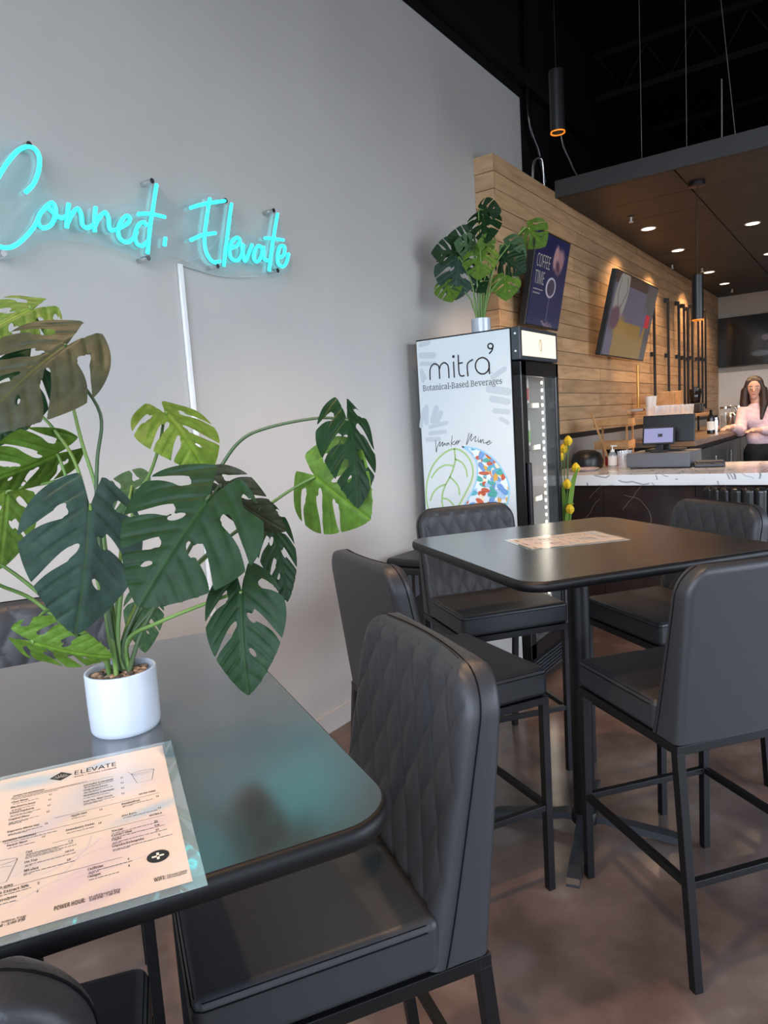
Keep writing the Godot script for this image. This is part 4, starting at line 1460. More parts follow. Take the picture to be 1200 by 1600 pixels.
	for q in [[x0 + 0.06, z0 + 0.05], [x0 + 0.06, z1 - 0.05], [x1 - 0.02, z0 + 0.05], [x1 - 0.02, z1 - 0.05]]:
		var ca := begin()
		tube(ca, [L.call(q[0], 0.024, q[1] - 0.014), L.call(q[0], 0.024, q[1] + 0.014)], 0.024, 16)
		box(ca, L.call(q[0], 0.05, q[1]), Vector3(0.03, 0.03, 0.036))
		obj("caster", ca, M.rubber, t)
	# lit strips inside the front posts
	for q in [[z0 + th + 0.012, x1 - 0.03], [z0 + th + 0.012, x0 + 0.20]]:
		var led := begin()
		box(led, L.call(q[1], 1.03, q[0]), Vector3(0.012, 1.4, 0.008))
		var strip := obj("led_strip", led, M.led_base, t)
		for k in 32:
			var b := begin()
			rbox(b, L.call(q[1], 0.36 + k * 0.043, q[0] + 0.006), Vector3(0.013, 0.017, 0.007), 0.003, Basis(), 1)
			obj("led_lamp", b, M.led if q[1] > -1.7 else M.led_dim, strip)
	var al := AreaLight3D.new()
	al.name = "fridge_light"
	al.area_size = Vector2(0.05, 1.3)
	al.light_color = Color(1.0, 0.95, 0.86)
	al.light_energy = 0.06
	al.shadow_enabled = true
	add_child(al)
	al.position = Vector3(x1 - 0.03, 1.03, z0 + th + 0.03)
	al.rotation.y = PI
	# wire shelves
	var ys := [0.42, 0.72, 1.02, 1.32, 1.56]
	for y in ys:
		var s := begin()
		for k in 9:
			var z: float = lerpf(z0 + 0.045, z1 - 0.045, k / 8.0)
			tube(s, [L.call(x0 + 0.05, y, z), L.call(x1 - 0.05, y, z)], 0.003, 5)
		for x in [x0 + 0.06, (x0 + x1) / 2, x1 - 0.055]:
			tube(s, [L.call(x, y - 0.004, z0 + 0.04), L.call(x, y - 0.004, z1 - 0.04)], 0.004, 5)
		box(s, L.call(x1 - 0.048, y + 0.004, (z0 + z1) / 2), Vector3(0.004, 0.028, w - 0.09))
		obj("shelf", s, M.chrome, t)
	# cans stand on the shelves
	var can := begin()
	lathe(can, [[0.0, 0.0], [0.022, 0.0], [0.027, 0.008], [0.027, 0.145], [0.021, 0.158]], 20)
	var can_mesh := can.commit()
	var band := begin()
	lathe(band, [[0.0274, 0.03], [0.0274, 0.1]], 20)
	var band_mesh := band.commit()
	var lid := begin()
	lathe(lid, [[0.021, 0.156], [0.0225, 0.160], [0.020, 0.162], [0.0, 0.159]], 20)
	var lid_mesh := lid.commit()
	var tint: Array = [M.can_red, M.can_green, M.can_orange, M.can_green, M.can_red]
	for i in ys.size():
		for k in 4:
			var c := thing("drink_can", Vector3(x1 - 0.082 - 0.066 * k, ys[i] + 0.004, z1 - 0.335), 0.0, "slim white can with %s band on %s fridge shelf" % [["red", "green", "orange", "green", "red"][i], ["the lowest", "the second-lowest", "the middle", "the second-highest", "the highest"][i]], "can", "cans in the drinks fridge")
			put("can_body", can_mesh, M.can_white, c)
			put("label_band", band_mesh, tint[i], c)
			put("lid", lid_mesh, M.can_red if i != 1 else M.chrome, c)

# ---------------------------------------------------------------- bar
func bar_area() -> void:
	var t := thing("bar_counter", Vector3(0, 0, -5.35), 0.0, "long bar counter with white veined marble top and dark brown stone front", "bar")
	var ct := begin()
	rbox(ct, Vector3(0.32, 1.033, 0.0), Vector3(4.76, 0.074, 1.0), 0.003, Basis(), 1)
	obj("countertop", ct, M.marble, t, "white marble slab with grey veins")
	var bd := begin()
	box(bd, Vector3(0.32, 0.52, -0.1), Vector3(4.7, 0.95, 0.7))
	box(bd, Vector3(0.32, 0.05, 0.3), Vector3(4.7, 0.1, 0.2))
	obj("body", bd, M.black_wood, t)
	for k in 8:
		var p := begin()
		var x0 := -2.06 if k == 0 else -1.57 + (k - 1) * 0.605
		var x1 := -1.57 + k * 0.605
		box(p, Vector3((x0 + x1) / 2, 0.545, 0.415), Vector3(x1 - x0 - 0.003, 0.89, 0.024))
		obj("stone_panel", p, M.brown_stone[k % 2], t)
	# work counter along the timber wall
	var c := thing("work_counter", Vector3(-1.68, 0, -8.9), 0.0, "work counter along the timber wall with a brown top and dark cabinets", "counter")
	var top := begin()
	rbox(top, Vector3(0, 1.18, 0), Vector3(0.78, 0.05, 4.6), 0.004, Basis(), 1)
	obj("worktop", top, M.counter_brown, c)
	var cb := begin()
	box(cb, Vector3(-0.02, 0.6, 0), Vector3(0.7, 1.1, 4.5))
	obj("body", cb, M.black_wood, c)
	for k in 5:
		var d := begin()
		rbox(d, Vector3(0.345, 0.6, -1.8 + k * 0.9), Vector3(0.02, 1.0, 0.88), 0.003, Basis(), 1)
		var dr := obj("door", d, M.dark_metal, c)
		var hn := begin()
		tube(hn, [Vector3(0.375, 0.75, -1.45 + k * 0.9), Vector3(0.375, 1.0, -1.45 + k * 0.9)], 0.006, 8)
		obj("handle", hn, M.chrome, dr)
	# raised shelf with cups and glasses
	var s := thing("raised_shelf", Vector3(-1.8, 0, -8.2), 0.0, "narrow oak shelf raised on posts above the work counter", "shelf")
	var sb := begin()
	rbox(sb, Vector3(0, 1.405, 0), Vector3(0.26, 0.03, 2.6), 0.003, Basis(), 1)
	obj("board", sb, M.oak_plain, s)
	for z in [-1.2, 0.0, 1.2]:
		var po := begin()
		tube(po, [Vector3(0, 1.205, z), Vector3(0, 1.39, z)], 0.012, 8)
		obj("post", po, M.steel, s)
	var cup := begin()
	lathe(cup, [[0.0, 0.0], [0.033, 0.0], [0.045, 0.10], [0.047, 0.104], [0.044, 0.104], [0.0, 0.1]], 20)
	var cup_mesh := cup.commit()
	for k in 2:
		for j in 2:
			var q := put("paper_cup", cup_mesh, M.cup, self)
			q.position = Vector3(-1.86, 1.4205 + j * 0.105, -7.36 - k * 0.11)
			tag(q, "white paper cup in a short stack on the raised shelf", "cup", "stacked paper cups")
	for q in [[-7.72, 0.075, 0.25], [-7.93, 0.09, 0.235], [-8.28, 0.10, 0.26]]:
		var b := begin()
		rbox(b, Vector3(0, q[2] / 2, 0), Vector3(0.1, q[2], q[1]), 0.006, Basis(), 1)
		var o := obj("wooden_box", b, M.oak_plain, self)
		o.position = Vector3(-1.8, 1.4205, q[0])
		tag(o, "tall narrow wooden box standing on the raised shelf", "box", "wooden boxes on the raised shelf")
	var gl := begin()
	lathe(gl, [[0.0, 0.0], [0.03, 0.0], [0.036, 0.11], [0.034, 0.11], [0.028, 0.006], [0.0, 0.006]], 16)
	var gl_mesh := gl.commit()
	for k in 8:
		var o := put("drinking_glass", gl_mesh, M.glassware, self)
		o.position = Vector3(-1.71, 1.4205, -7.05 - k * 0.21)
		tag(o, "clear drinking glass in the row along the raised shelf", "glass", "glasses on the raised shelf")
	var bl := thing("blender", Vector3(-1.78, 1.4205, -9.12), 0.0, "black blender with a dark lid at the end of the raised shelf", "blender")
	var b1 := begin()
	rbox(b1, Vector3(0, 0.06, 0), Vector3(0.17, 0.12, 0.17), 0.02, Basis(), 2)
	obj("base", b1, M.black_plastic, bl)
	var b2 := begin()
	lathe(b2, [[0.0, 0.12], [0.055, 0.12], [0.075, 0.26], [0.0, 0.26]], 20)
	obj("jug", b2, M.smoke_glass, bl)
	var b3 := begin()
	lathe(b3, [[0.0, 0.26], [0.078, 0.26], [0.078, 0.285], [0.03, 0.29], [0.03, 0.31], [0.0, 0.31]], 20)
	obj("lid", b3, M.black_plastic, bl)
	# things on the work counter
	var fa := thing("tap", Vector3(-1.62, 1.205, -10.15), 0.0, "chrome gooseneck tap on the work counter", "tap")
	var f1 := begin()
	var arc := [Vector3(0, 0, 0), Vector3(0, 0.2, 0)]
	for k in 7:
		arc.append(Vector3(0.07 - 0.07 * cos(PI * k / 6), 0.2 + 0.07 * sin(PI * k / 6), 0))
	tube(f1, arc, 0.013, 10)
	obj("spout", f1, M.chrome, fa)
	var f2 := begin()
	lathe(f2, [[0.0, 0.0], [0.032, 0.0], [0.028, 0.03], [0.0, 0.03]], 16)
	obj("base", f2, M.chrome, fa)
	var jar := begin()
	lathe(jar, [[0.0, 0.0], [0.07, 0.0], [0.075, 0.02], [0.075, 0.2], [0.06, 0.23], [0.06, 0.245], [0.0, 0.245]], 20)
	var jar_mesh := jar.commit()
	for q in [[-1.55, -10.75, "tall clear storage jar on the work counter"], [-1.5, -9.45, "tall clear storage jar beside the blender on the work counter"]]:
		var j := thing("storage_jar", Vector3(q[0], 1.205, q[1]), 0.0, q[2], "jar")
		put("jar_body", jar_mesh, M.glassware, j)
		var jl := begin()
		lathe(jl, [[0.0, 0.245], [0.064, 0.245], [0.064, 0.27], [0.0, 0.27]], 20)
		obj("lid", jl, M.chrome, j)
	var sh := begin()
	lathe(sh, [[0.0, 0.0], [0.036, 0.0], [0.045, 0.15], [0.043, 0.16], [0.03, 0.19], [0.0, 0.2]], 20)
	var shm := sh.commit()
	for q in [[-1.40, -9.15, "steel cocktail shaker by the hands of the person"], [-1.46, -9.75, "steel cocktail shaker next to the chrome tap"]]:
		var o := put("cocktail_shaker", shm, M.chrome, self)
		o.position = Vector3(q[0], 1.205, q[1])
		tag(o, q[2], "shaker")
	var sy := thing("syrup_bottle", Vector3(-1.42, 1.205, -8.05), 0.0, "dark syrup bottle with a white label on the work counter", "bottle")
	var s1 := begin()
	lathe(s1, [[0.0, 0.0], [0.036, 0.0], [0.038, 0.01], [0.038, 0.16], [0.014, 0.21], [0.014, 0.25], [0.0, 0.25]], 20)
	obj("bottle", s1, M.smoke_glass, sy)
	var s2 := begin()
	lathe(s2, [[0.0385, 0.04], [0.0385, 0.13]], 20)
	obj("label", s2, M.cup, sy)
	# more on the shelf and the counter
	var cn := begin()
	lathe(cn, [[0.0, 0.0], [0.04, 0.0], [0.042, 0.006], [0.042, 0.13], [0.036, 0.14], [0.036, 0.158], [0.0, 0.16]], 18)
	var cnm := cn.commit()
	for q in [[-1.86, 1.4205, -8.5, M.black_plastic, "black canister beside the wooden boxes on the raised shelf"], [-1.86, 1.4205, -8.66, M.cup, "white canister beside the blender on the raised shelf"], [-1.46, 1.205, -8.55, M.chrome, "steel canister on the work counter near the syrup bottle"], [-1.6, 1.205, -9.95, M.till_grey, "grey canister on the work counter near the chrome tap"]]:
		var o := put("canister", cnm, q[3], self)
		o.position = Vector3(q[0], q[1], q[2])
		tag(o, q[4], "canister")
	var tg := begin()
	lathe(tg, [[0.0, 0.0], [0.034, 0.0], [0.04, 0.13], [0.038, 0.13], [0.031, 0.008], [0.0, 0.008]], 16)
	var tgm := tg.commit()
	for k in 2:
		var o := put("tumbler", tgm, M.glassware, self)
		o.position = Vector3(-1.572 + 0.002 * k, 1.07, -5.42 - k * 0.1)
		tag(o, "clear tumbler in the row between the tray rack and the till", "glass", "tumblers beside the till")
	till()

func till() -> void:
	var d := thing("cash_drawer", Vector3(-1.30, 1.07, -5.54), 0.0, "grey metal cash drawer on the bar under the till screen", "cash drawer")
	var a := begin()
	rbox(a, Vector3(0, 0.06, 0), Vector3(0.44, 0.105, 0.42), 0.004, Basis(), 1)
	obj("body", a, M.till_grey, d)
	var fr := begin()
	rbox(fr, Vector3(0, 0.06, 0.212), Vector3(0.43, 0.09, 0.008), 0.003, Basis(), 1)
	obj("drawer_front", fr, M.till_grey, d)
	for q in [[-1, -1], [1, -1], [-1, 1], [1, 1]]:
		var ft := begin()
		lathe(ft, [[0.0, 0.0], [0.012, 0.0], [0.012, 0.009], [0.0, 0.009]], 10, Vector3(q[0] * 0.19, 0, q[1] * 0.18))
		obj("foot", ft, M.rubber, d)
	var m := thing("till_screen", Vector3(-1.30, 1.1835, -5.60), 0.0, "black till monitor seen from behind on the cash drawer", "monitor")
	var b := begin()
	rbox(b, Vector3(0.02, 0.165, 0.0), Vector3(0.37, 0.205, 0.028), 0.006, Basis(Vector3(1, 0, 0), -0.16), 2)
	obj("back_cover", b, M.black_plastic, m)
	var nk := begin()
	rbox(nk, Vector3(0, 0.06, 0.01), Vector3(0.06, 0.12, 0.03), 0.004, Basis(), 1)
	obj("neck", nk, M.black_plastic, m)
	var ba := begin()
	rbox(ba, Vector3(0.0, 0.008, 0.0), Vector3(0.26, 0.015, 0.2), 0.005, Basis(), 2)
	obj("base", ba, M.black_plastic, m)
	var tb := thing("customer_tablet", Vector3(-1.315, 1.1835, -5.44), 0.0, "small lavender-screened customer tablet on the cash drawer facing the room", "tablet")
	var bas := Basis(Vector3(0, 1, 0), 0.1) * Basis(Vector3(1, 0, 0), -0.3)
	var t1 := begin()
	rbox(t1, Vector3(0, 0.12, 0), Vector3(0.225, 0.135, 0.014), 0.005, bas, 2)
	obj("casing", t1, M.black_plastic, tb)
	var t2 := begin()
	box(t2, Vector3(0, 0.12, 0) + bas * Vector3(0, 0, 0.0075), Vector3(0.20, 0.108, 0.001), bas)
	obj("screen", t2, M.lavender_glow, tb)
	var t3 := begin()
	box(t3, Vector3(0, 0.12, 0) + bas * Vector3(0.012, 0, 0.0085), Vector3(0.032, 0.024, 0.001), bas)
	obj("screen_mark", t3, M.dark_metal, tb)
	var t4 := begin()
	rbox(t4, Vector3(0, 0.03, -0.02), Vector3(0.05, 0.06, 0.02), 0.003, Basis(), 1)
	rbox(t4, Vector3(0, 0.004, -0.01), Vector3(0.12, 0.008, 0.08), 0.003, Basis(), 1)
	obj("stand", t4, M.black_plastic, tb)
	var tr := thing("bill_tray", Vector3(-0.965, 1.07, -5.42), 0.15, "flat black bill tray on the bar beside the cash drawer", "tray")
	var r1 := begin()
	rbox(r1, Vector3(0, 0.015, 0), Vector3(0.2, 0.028, 0.16), 0.008, Basis(), 2)
	obj("tray", r1, M.black_plastic, tr)
	var r2 := begin()
	rbox(r2, Vector3(0, 0.036, -0.01), Vector3(0.18, 0.014, 0.13), 0.005, Basis(Vector3(0, 1, 0), 0.1), 1)
	obj("folder", r2, M.leather, tr)
	var sa := thing("pump_bottle", Vector3(-1.665, 1.07, -5.47), 0.0, "clear hand-sanitiser pump bottle with a white label on the bar", "bottle")
	var p1 := begin()
	lathe(p1, [[0.0, 0.0], [0.032, 0.0], [0.034, 0.006], [0.034, 0.10], [0.014, 0.125], [0.0, 0.125]], 20)
	obj("bottle", p1, M.glassware, sa)
	var p2 := begin()
	lathe(p2, [[0.0345, 0.02], [0.0345, 0.09]], 20)
	obj("label", p2, M.cup, sa)
	var p3 := begin()
	lathe(p3, [[0.0, 0.122], [0.016, 0.122], [0.016, 0.14], [0.005, 0.142], [0.005, 0.168], [0.0, 0.168]], 14)
	tube(p3, [Vector3(-0.012, 0.17, 0), Vector3(0.035, 0.168, 0)], 0.006, 8)
	obj("pump", p3, M.white_plastic, sa)
	var pl := begin()
	lathe(pl, [[0.0, 0.0], [0.07, 0.0], [0.105, 0.018], [0.107, 0.021], [0.07, 0.006], [0.0, 0.006]], 28)
	var plate := obj("plate", pl, M.plate, self)
	plate.position = Vector3(-1.80, 1.07, -5.22)
	tag(plate, "shallow pale pink plate on the bar near the drinks fridge", "plate")
	var bg := begin()
	lathe(bg, [[0.0, 0.0], [0.115, 0.0], [0.125, 0.06], [0.105, 0.115], [0.06, 0.14], [0.0, 0.146]], 28)
	var bag := obj("covered_bowl", bg, M.black_plastic, self)
	bag.position = Vector3(-1.87, 1.07, -5.485)
	tag(bag, "black covered bowl on the bar behind the pink plate", "bowl")
	var ra := thing("wooden_rack", Vector3(-1.725, 1.07, -5.735), 0.0, "two-tier wooden tray rack with a slanting rail on the bar", "rack")
	for k in 2:
		var y := 0.14 + k * 0.175
		var ty := begin()
		box(ty, Vector3(0, y, 0), Vector3(0.27, 0.012, 0.19))
		box(ty, Vector3(0, y + 0.03, 0.09), Vector3(0.27, 0.055, 0.01))
		box(ty, Vector3(0, y + 0.03, -0.09), Vector3(0.27, 0.055, 0.01))
		box(ty, Vector3(-0.13, y + 0.03, 0), Vector3(0.01, 0.055, 0.17))
		box(ty, Vector3(0.13, y + 0.03, 0), Vector3(0.01, 0.055, 0.17))
		obj("tray", ty, M.oak_plain, ra)
	for s in [[-0.12, -0.08], [0.12, -0.08], [0.12, 0.08]]:
		var po := begin()
		box(po, Vector3(s[0], 0.18, s[1]), Vector3(0.014, 0.36, 0.014))
		obj("post", po, M.oak_plain, ra)
	var sl := begin()
	bar(sl, Vector3(-0.155, 0.44, 0.105), Vector3(0.0, 0.0, 0.105), 0.02, 0.012)
	obj("rail", sl, M.oak_plain, ra)
	var rb := begin()
	rbox(rb, Vector3(0, 0.04, 0), Vector3(0.14, 0.08, 0.1), 0.006, Basis(), 1)
	var red := obj("red_box", rb, M.red, self)
	red.position = Vector3(-1.72, 1.07, -5.73)
	tag(red, "small red box under the wooden tray rack", "box")

# ---------------------------------------------------------------- room
func slab(called: String, lo: Vector3, hi: Vector3, m: Material, parent: Node3D) -> MeshInstance3D:
	var st := begin()
	box(st, (lo + hi) / 2, hi - lo)
	return obj(called, st, m, parent)

func room() -> void:
	var fl := slab("floor", Vector3(-2.5, -0.2, -12.8), Vector3(4.5, 0.0, 3.0), M.concrete, self)
	fl.set_meta("kind", "structure")
	var ce := slab("ceiling", Vector3(-2.5, 4.75, -12.8), Vector3(4.5, 4.95, 3.0), M.black_paint, self)
	ce.set_meta("kind", "structure")
	var wl := structure("wall_left")
	slab("painted_wall", Vector3(-2.45, 0, -5.24), Vector3(WALL_X, 3.857, 2.8), M.wall_paint, wl)
	slab("upper_wall", Vector3(-2.45, 3.857, -12.8), Vector3(WALL_X - 0.001, 4.75, 2.8), M.black_paint, wl)
	slab("dark_wall", Vector3(-2.45, 0, -12.8), Vector3(WALL_X, 3.857, -5.24), M.black_paint, wl)
	var ledge := slab("trim_1", Vector3(WALL_X, 3.93, -12.4), Vector3(WALL_X + 0.06, 4.03, 2.6), M.black_paint, self)
	ledge.set_meta("kind", "structure")
	var bb := slab("baseboard_left", Vector3(WALL_X, 0.0, -4.43), Vector3(WALL_X + 0.012, 0.1, 2.6), M.wall_paint, self)
	bb.set_meta("kind", "structure")
	# right wall with a side window, out of frame
	var wr := structure("wall_right")
	slab("painted_wall", Vector3(4.2, 0, -12.8), Vector3(4.45, 4.75, -5.8), M.wall_paint, wr)
	slab("painted_wall", Vector3(4.2, 0, -1.0), Vector3(4.45, 4.75, 3.0), M.wall_paint, wr)
	slab("sill", Vector3(4.2, 0, -5.8), Vector3(4.45, 0.5, -1.0), M.wall_paint, wr)
	slab("head_beam", Vector3(4.2, 3.2, -5.8), Vector3(4.45, 4.75, -1.0), M.wall_paint, wr)
	for k in 2:
		slab("mullion", Vector3(4.28, 0.5, -4.23 + k * 1.6), Vector3(4.38, 3.2, -4.17 + k * 1.6), M.black_paint, wr)
	var wb := structure("wall_back")
	slab("upper_wall", Vector3(-2.22, 2.0, -12.7), Vector3(4.2, 4.75, -12.46), M.beige_paint, wb)
	slab("splashback", Vector3(-2.22, 0.0, -12.7), Vector3(4.2, 2.0, -12.45), M.pale_stone, wb)
	# shop front behind the camera: a low sill, a head beam and slim posts; daylight comes in between them
	var wf := structure("wall_front")
	slab("head_beam", Vector3(-2.22, 4.15, 2.6), Vector3(4.2, 4.75, 2.85), M.black_paint, wf)
	slab("sill", Vector3(-2.22, 0.0, 2.6), Vector3(4.2, 0.5, 2.85), M.black_paint, wf)
	slab("pier", Vector3(-2.22, 0.5, 2.6), Vector3(-1.9, 4.15, 2.85), M.wall_paint, wf)
	slab("pier", Vector3(3.9, 0.5, 2.6), Vector3(4.2, 4.15, 2.85), M.wall_paint, wf)
	for k in 3:
		var x := -0.45 + 1.45 * k
		slab("mullion", Vector3(x - 0.03, 0.5, 2.68), Vector3(x + 0.03, 4.15, 2.78), M.black_paint, wf)
	slab("transom", Vector3(-1.9, 2.5, 2.69), Vector3(3.9, 2.55, 2.77), M.black_paint, wf)
	var pv := slab("pavement", Vector3(-12, -0.45, -20), Vector3(24, -0.25, 18), M.pavement, self)
	pv.set_meta("kind", "structure")
	# timber cladding: each board on its own
	var tw := structure("wall_timber")
	slab("backing", Vector3(WALL_X, 1.30, -12.45), Vector3(WOOD_X - 0.016, 3.215, -4.456), M.black_wood, tw)
	slab("splashback", Vector3(WALL_X, 0.0, -12.45), Vector3(WOOD_X - 0.006, 1.30, -4.455), M.grey_stone, tw)
	var bh := 0.1105
	var y := 3.22
	var rows := 17
	for r in rows:
		var y1 := y - r * bh
		var y0 := y1 - bh + 0.0045
		var z := -4.456
		var first := true
		while z > -12.44:
			var l: float = rng.randf_range(1.6, 2.6)
			if first:
				l *= rng.randf_range(0.5, 1.0)
				first = false
			var z2 := maxf(z - l, -12.45)
			var st := begin()
			box(st, Vector3(0, 0, 0), Vector3(0.016, y1 - y0, z - z2 - 0.0025))
			var b := obj("board", st, M.oak[rng.randi() % M.oak.size()], tw)
			b.position = Vector3(WOOD_X - 0.008 + rng.randf_range(-0.0012, 0.0012), (y0 + y1) / 2, (z + z2) / 2)
			z = z2
		var e := begin()
		box(e, Vector3.ZERO, Vector3(WOOD_X - WALL_X - 0.001, y1 - y0, 0.016))
		var eb := obj("end_board", e, M.oak[rng.randi() % M.oak.size()], tw)
		eb.position = Vector3((WOOD_X + WALL_X) / 2, (y0 + y1) / 2, -4.448)
	# lowered ceiling over the bar: dark panels in a frame
	var so := structure("ceiling_lowered")
	slab("fascia", Vector3(WOOD_X + 0.001, 3.174, -5.56), Vector3(4.2, 3.30, -5.53), M.fascia, so)
	slab("deck", Vector3(WOOD_X + 0.001, 3.20, -12.45), Vector3(4.2, 3.26, -5.56), M.black_wood, so)
	for i in 6:
		for j in 12:
			var x0 := WOOD_X + 0.004 + i * 1.22 - (0.35 if i > 0 else 0.0)
			var x1: float = minf(WOOD_X + (i + 1) * 1.22 - 0.35, 4.19)
			if i == 0:
				x1 = WOOD_X + 1.22 - 0.35
			var z0 := -5.565 - (j + 1) * 0.572
			var st := begin()
			box(st, Vector3((x0 + x1) / 2, 3.187, z0 + 0.286), Vector3(x1 - x0 - 0.006, 0.026, 0.566))
			obj("panel", st, M.ceiling_panel[(i + j) % 2], so)
	# open roof above: dark joists
	for k in 7:
		var j := thing("roof_joist", Vector3(0.9, 4.45, 1.6 - k * 2.1), 0.0, "black open-web steel joist under the dark roof", "joist", "roof joists")
		for q in [0.22, -0.14]:
			var st := begin()
			box(st, Vector3(0, q, 0), Vector3(6.1, 0.05, 0.06))
			obj("chord", st, M.black_paint, j)
		var wb2 := begin()
		for i in 15:
			tube(wb2, [Vector3(-3.0 + i * 0.4, 0.2, 0), Vector3(-2.8 + i * 0.4, -0.12, 0), Vector3(-2.6 + i * 0.4, 0.2, 0)], 0.012, 5)
		obj("web", wb2, M.black_paint, j)

func hanging() -> void:
	# wires that carry the lowered ceiling
	for q in [[-1.44, 0.0], [-1.132, 0.0], [-0.82, -0.14], [-0.905, 0.0], [0.3, 0.0]]:
		var st := begin()
		var top := 4.74 if q[0] != -0.905 else 3.70
		tube(st, [Vector3(0, 0, 0), Vector3(q[1], top - 3.30, 0)], 0.0028 if q[0] != -0.905 else 0.006, 5)
		var o := obj("hanger_wire", st, M.wire, self)
		o.position = Vector3(q[0], 3.30, -5.6)
		tag(o, "short threaded rod standing on the lowered ceiling edge" if q[0] == -0.905 else "thin steel wire holding up the lowered ceiling above the bar", "wire", "" if q[0] == -0.905 else "ceiling hanger wires")
	for q in [[[-2.18, 4.6, -5.30], [-2.18, 3.75, -5.30], [-2.16, 3.5, -5.42], [-2.15, 3.30, -5.5]], [[-2.1, 4.6, -5.75], [-2.1, 3.75, -5.75], [-2.06, 3.5, -5.85], [-1.98, 3.31, -5.95]]]:
		var pts := []
		for p in q:
			pts.append(Vector3(p[0], p[1], p[2]) - Vector3(q[0][0], 3.3, q[0][2]))
		var st := begin()
		tube(st, smooth(pts, 6), 0.022, 8)
		var o := obj("cable_conduit", st, M.black_gloss, self)
		o.position = Vector3(q[0][0], 3.3, q[0][2])
		tag(o, "black cable conduit bending down onto the timber wall" if q[2][0] < -2.1 else "black cable conduit bending down onto the lowered ceiling", "conduit")
	var gc := begin()
	tube(gc, smooth([Vector3(0, 0, 0), Vector3(0.01, 0.14, 0), Vector3(0.03, 0.19, -0.03), Vector3(0.05, 0.17, -0.08), Vector3(0.05, 0.0, -0.1)], 6), 0.010, 8)
	var g := obj("flexible_conduit", gc, M.chrome, self)
	g.position = Vector3(-2.14, 3.22, -5.24)
	tag(g, "bent silver flexible conduit on top of the timber wall", "conduit")
	# cylinder pendants
	for q in [[Vector3(-1.55, 3.13, -4.20), 4.74, "black cylinder pendant lamp hanging in front of the timber wall end"], [Vector3(-0.90, 3.6, -2.36), 4.74, "black cylinder pendant lamp above the table by the fridge"], [Vector3(-1.06, 3.6, -0.50), 4.74, "black cylinder pendant lamp above the table with the monstera"], [Vector3(-1.143, 2.16, -5.99), 3.172, "black cylinder pendant lamp hanging over the bar"]]:
		var t := thing("pendant_lamp", q[0], 0.0, q[2], "lamp", "cylinder pendant lamps")
		var st := begin()
		lathe(st, [[0.036, 0.0], [0.042, 0.0], [0.042, 0.335], [0.040, 0.338], [0.0, 0.338]], 28)
		lathe(st, [[0.030, 0.06], [0.036, 0.0]], 28)
		obj("shade", st, M.black_satin, t)
		var rim := begin()
		lathe(rim, [[0.034, 0.001], [0.0425, -0.004], [0.0425, 0.004]], 28)
		obj("reflector_rim", rim, M.amber, t, "amber glowing lower rim")
		var bu := begin()
		lathe(bu, [[0.0, 0.030], [0.026, 0.032], [0.026, 0.045], [0.0, 0.047]], 20)
		obj("lamp_bulb", bu, M.bulb, t)
		var cd := begin()
		tube(cd, [Vector3(0, 0.33, 0), Vector3(0, q[1] - q[0].y, 0)], 0.003, 6)
		obj("cord", cd, M.black_satin, t)
		var cn := begin()
		lathe(cn, [[0.0, q[1] - q[0].y - 0.025], [0.06, q[1] - q[0].y - 0.025], [0.06, q[1] - q[0].y], [0.0, q[1] - q[0].y]], 24)
		obj("canopy", cn, M.black_satin, t)
		var l := SpotLight3D.new()
		l.name = "pendant_light"
		l.light_color = Color(1.0, 0.82, 0.64)
		l.light_energy = PENDANT_E * (2.1 if q[0].y > 3.5 else 1.0)
		l.spot_angle = 40.0
		l.spot_angle_attenuation = 0.5
		l.spot_range = 12.0
		l.spot_attenuation = 2.0
		l.light_size = 0.035
		l.shadow_enabled = true
		add_child(l)
		l.position = q[0] - Vector3(0, 0.008, 0)
		l.rotation.x = -PI / 2
	# recessed downlights and sprinklers in the lowered ceiling
	for q in [[-1.778, -7.10], [-1.78, -8.31], [-1.768, -9.98], [-1.772, -11.11], [-0.988, -7.72], [-1.028, -9.41], [-0.2, -8.5], [0.6, -7.7], [0.6, -9.6]]:
		var t := thing("downlight", Vector3(q[0], 3.172, q[1]), 0.0, "round recessed downlight in the lowered ceiling over the bar", "light", "recessed downlights")
		var r := begin()
		lathe(r, [[0.052, 0.004], [0.066, -0.004], [0.07, -0.002], [0.07, 0.002]], 24)
		obj("ring", r, M.white_plastic, t)
		var d := begin()
		lathe(d, [[0.0, -0.0025], [0.056, -0.0025], [0.056, 0.001]], 24)
		obj("lamp_face", d, M.downlight, t)
		var l := SpotLight3D.new()
		l.name = "downlight_light"
		l.light_color = Color(1.0, 0.84, 0.66)
		l.light_energy = DOWN_E
		l.spot_angle = 62.0
		l.spot_angle_attenuation = 0.8
		l.spot_range = 12.0
		l.spot_attenuation = 2.0
		l.light_size = 0.05
		l.shadow_enabled = true
		add_child(l)
		l.position = Vector3(q[0], 3.163, q[1])
		l.rotation.x = -PI / 2
	for q in [[-1.782, -6.54], [-2.0, -9.04], [-1.776, -9.58], [-1.764, -11.7]]:
		var t := thing("sprinkler", Vector3(q[0], 3.172, q[1]), 0.0, "small white fire sprinkler head in the lowered ceiling", "sprinkler", "sprinkler heads")
		var a := begin()
		lathe(a, [[0.0, -0.006], [0.034, -0.006], [0.03, 0.001]], 16)
		obj("plate", a, M.dark_metal, t)
		var b := begin()
		lathe(b, [[0.0, -0.05], [0.020, -0.05], [0.020, -0.046], [0.009, -0.04], [0.009, -0.006]], 14)
		obj("head", b, M.white_plastic, t)

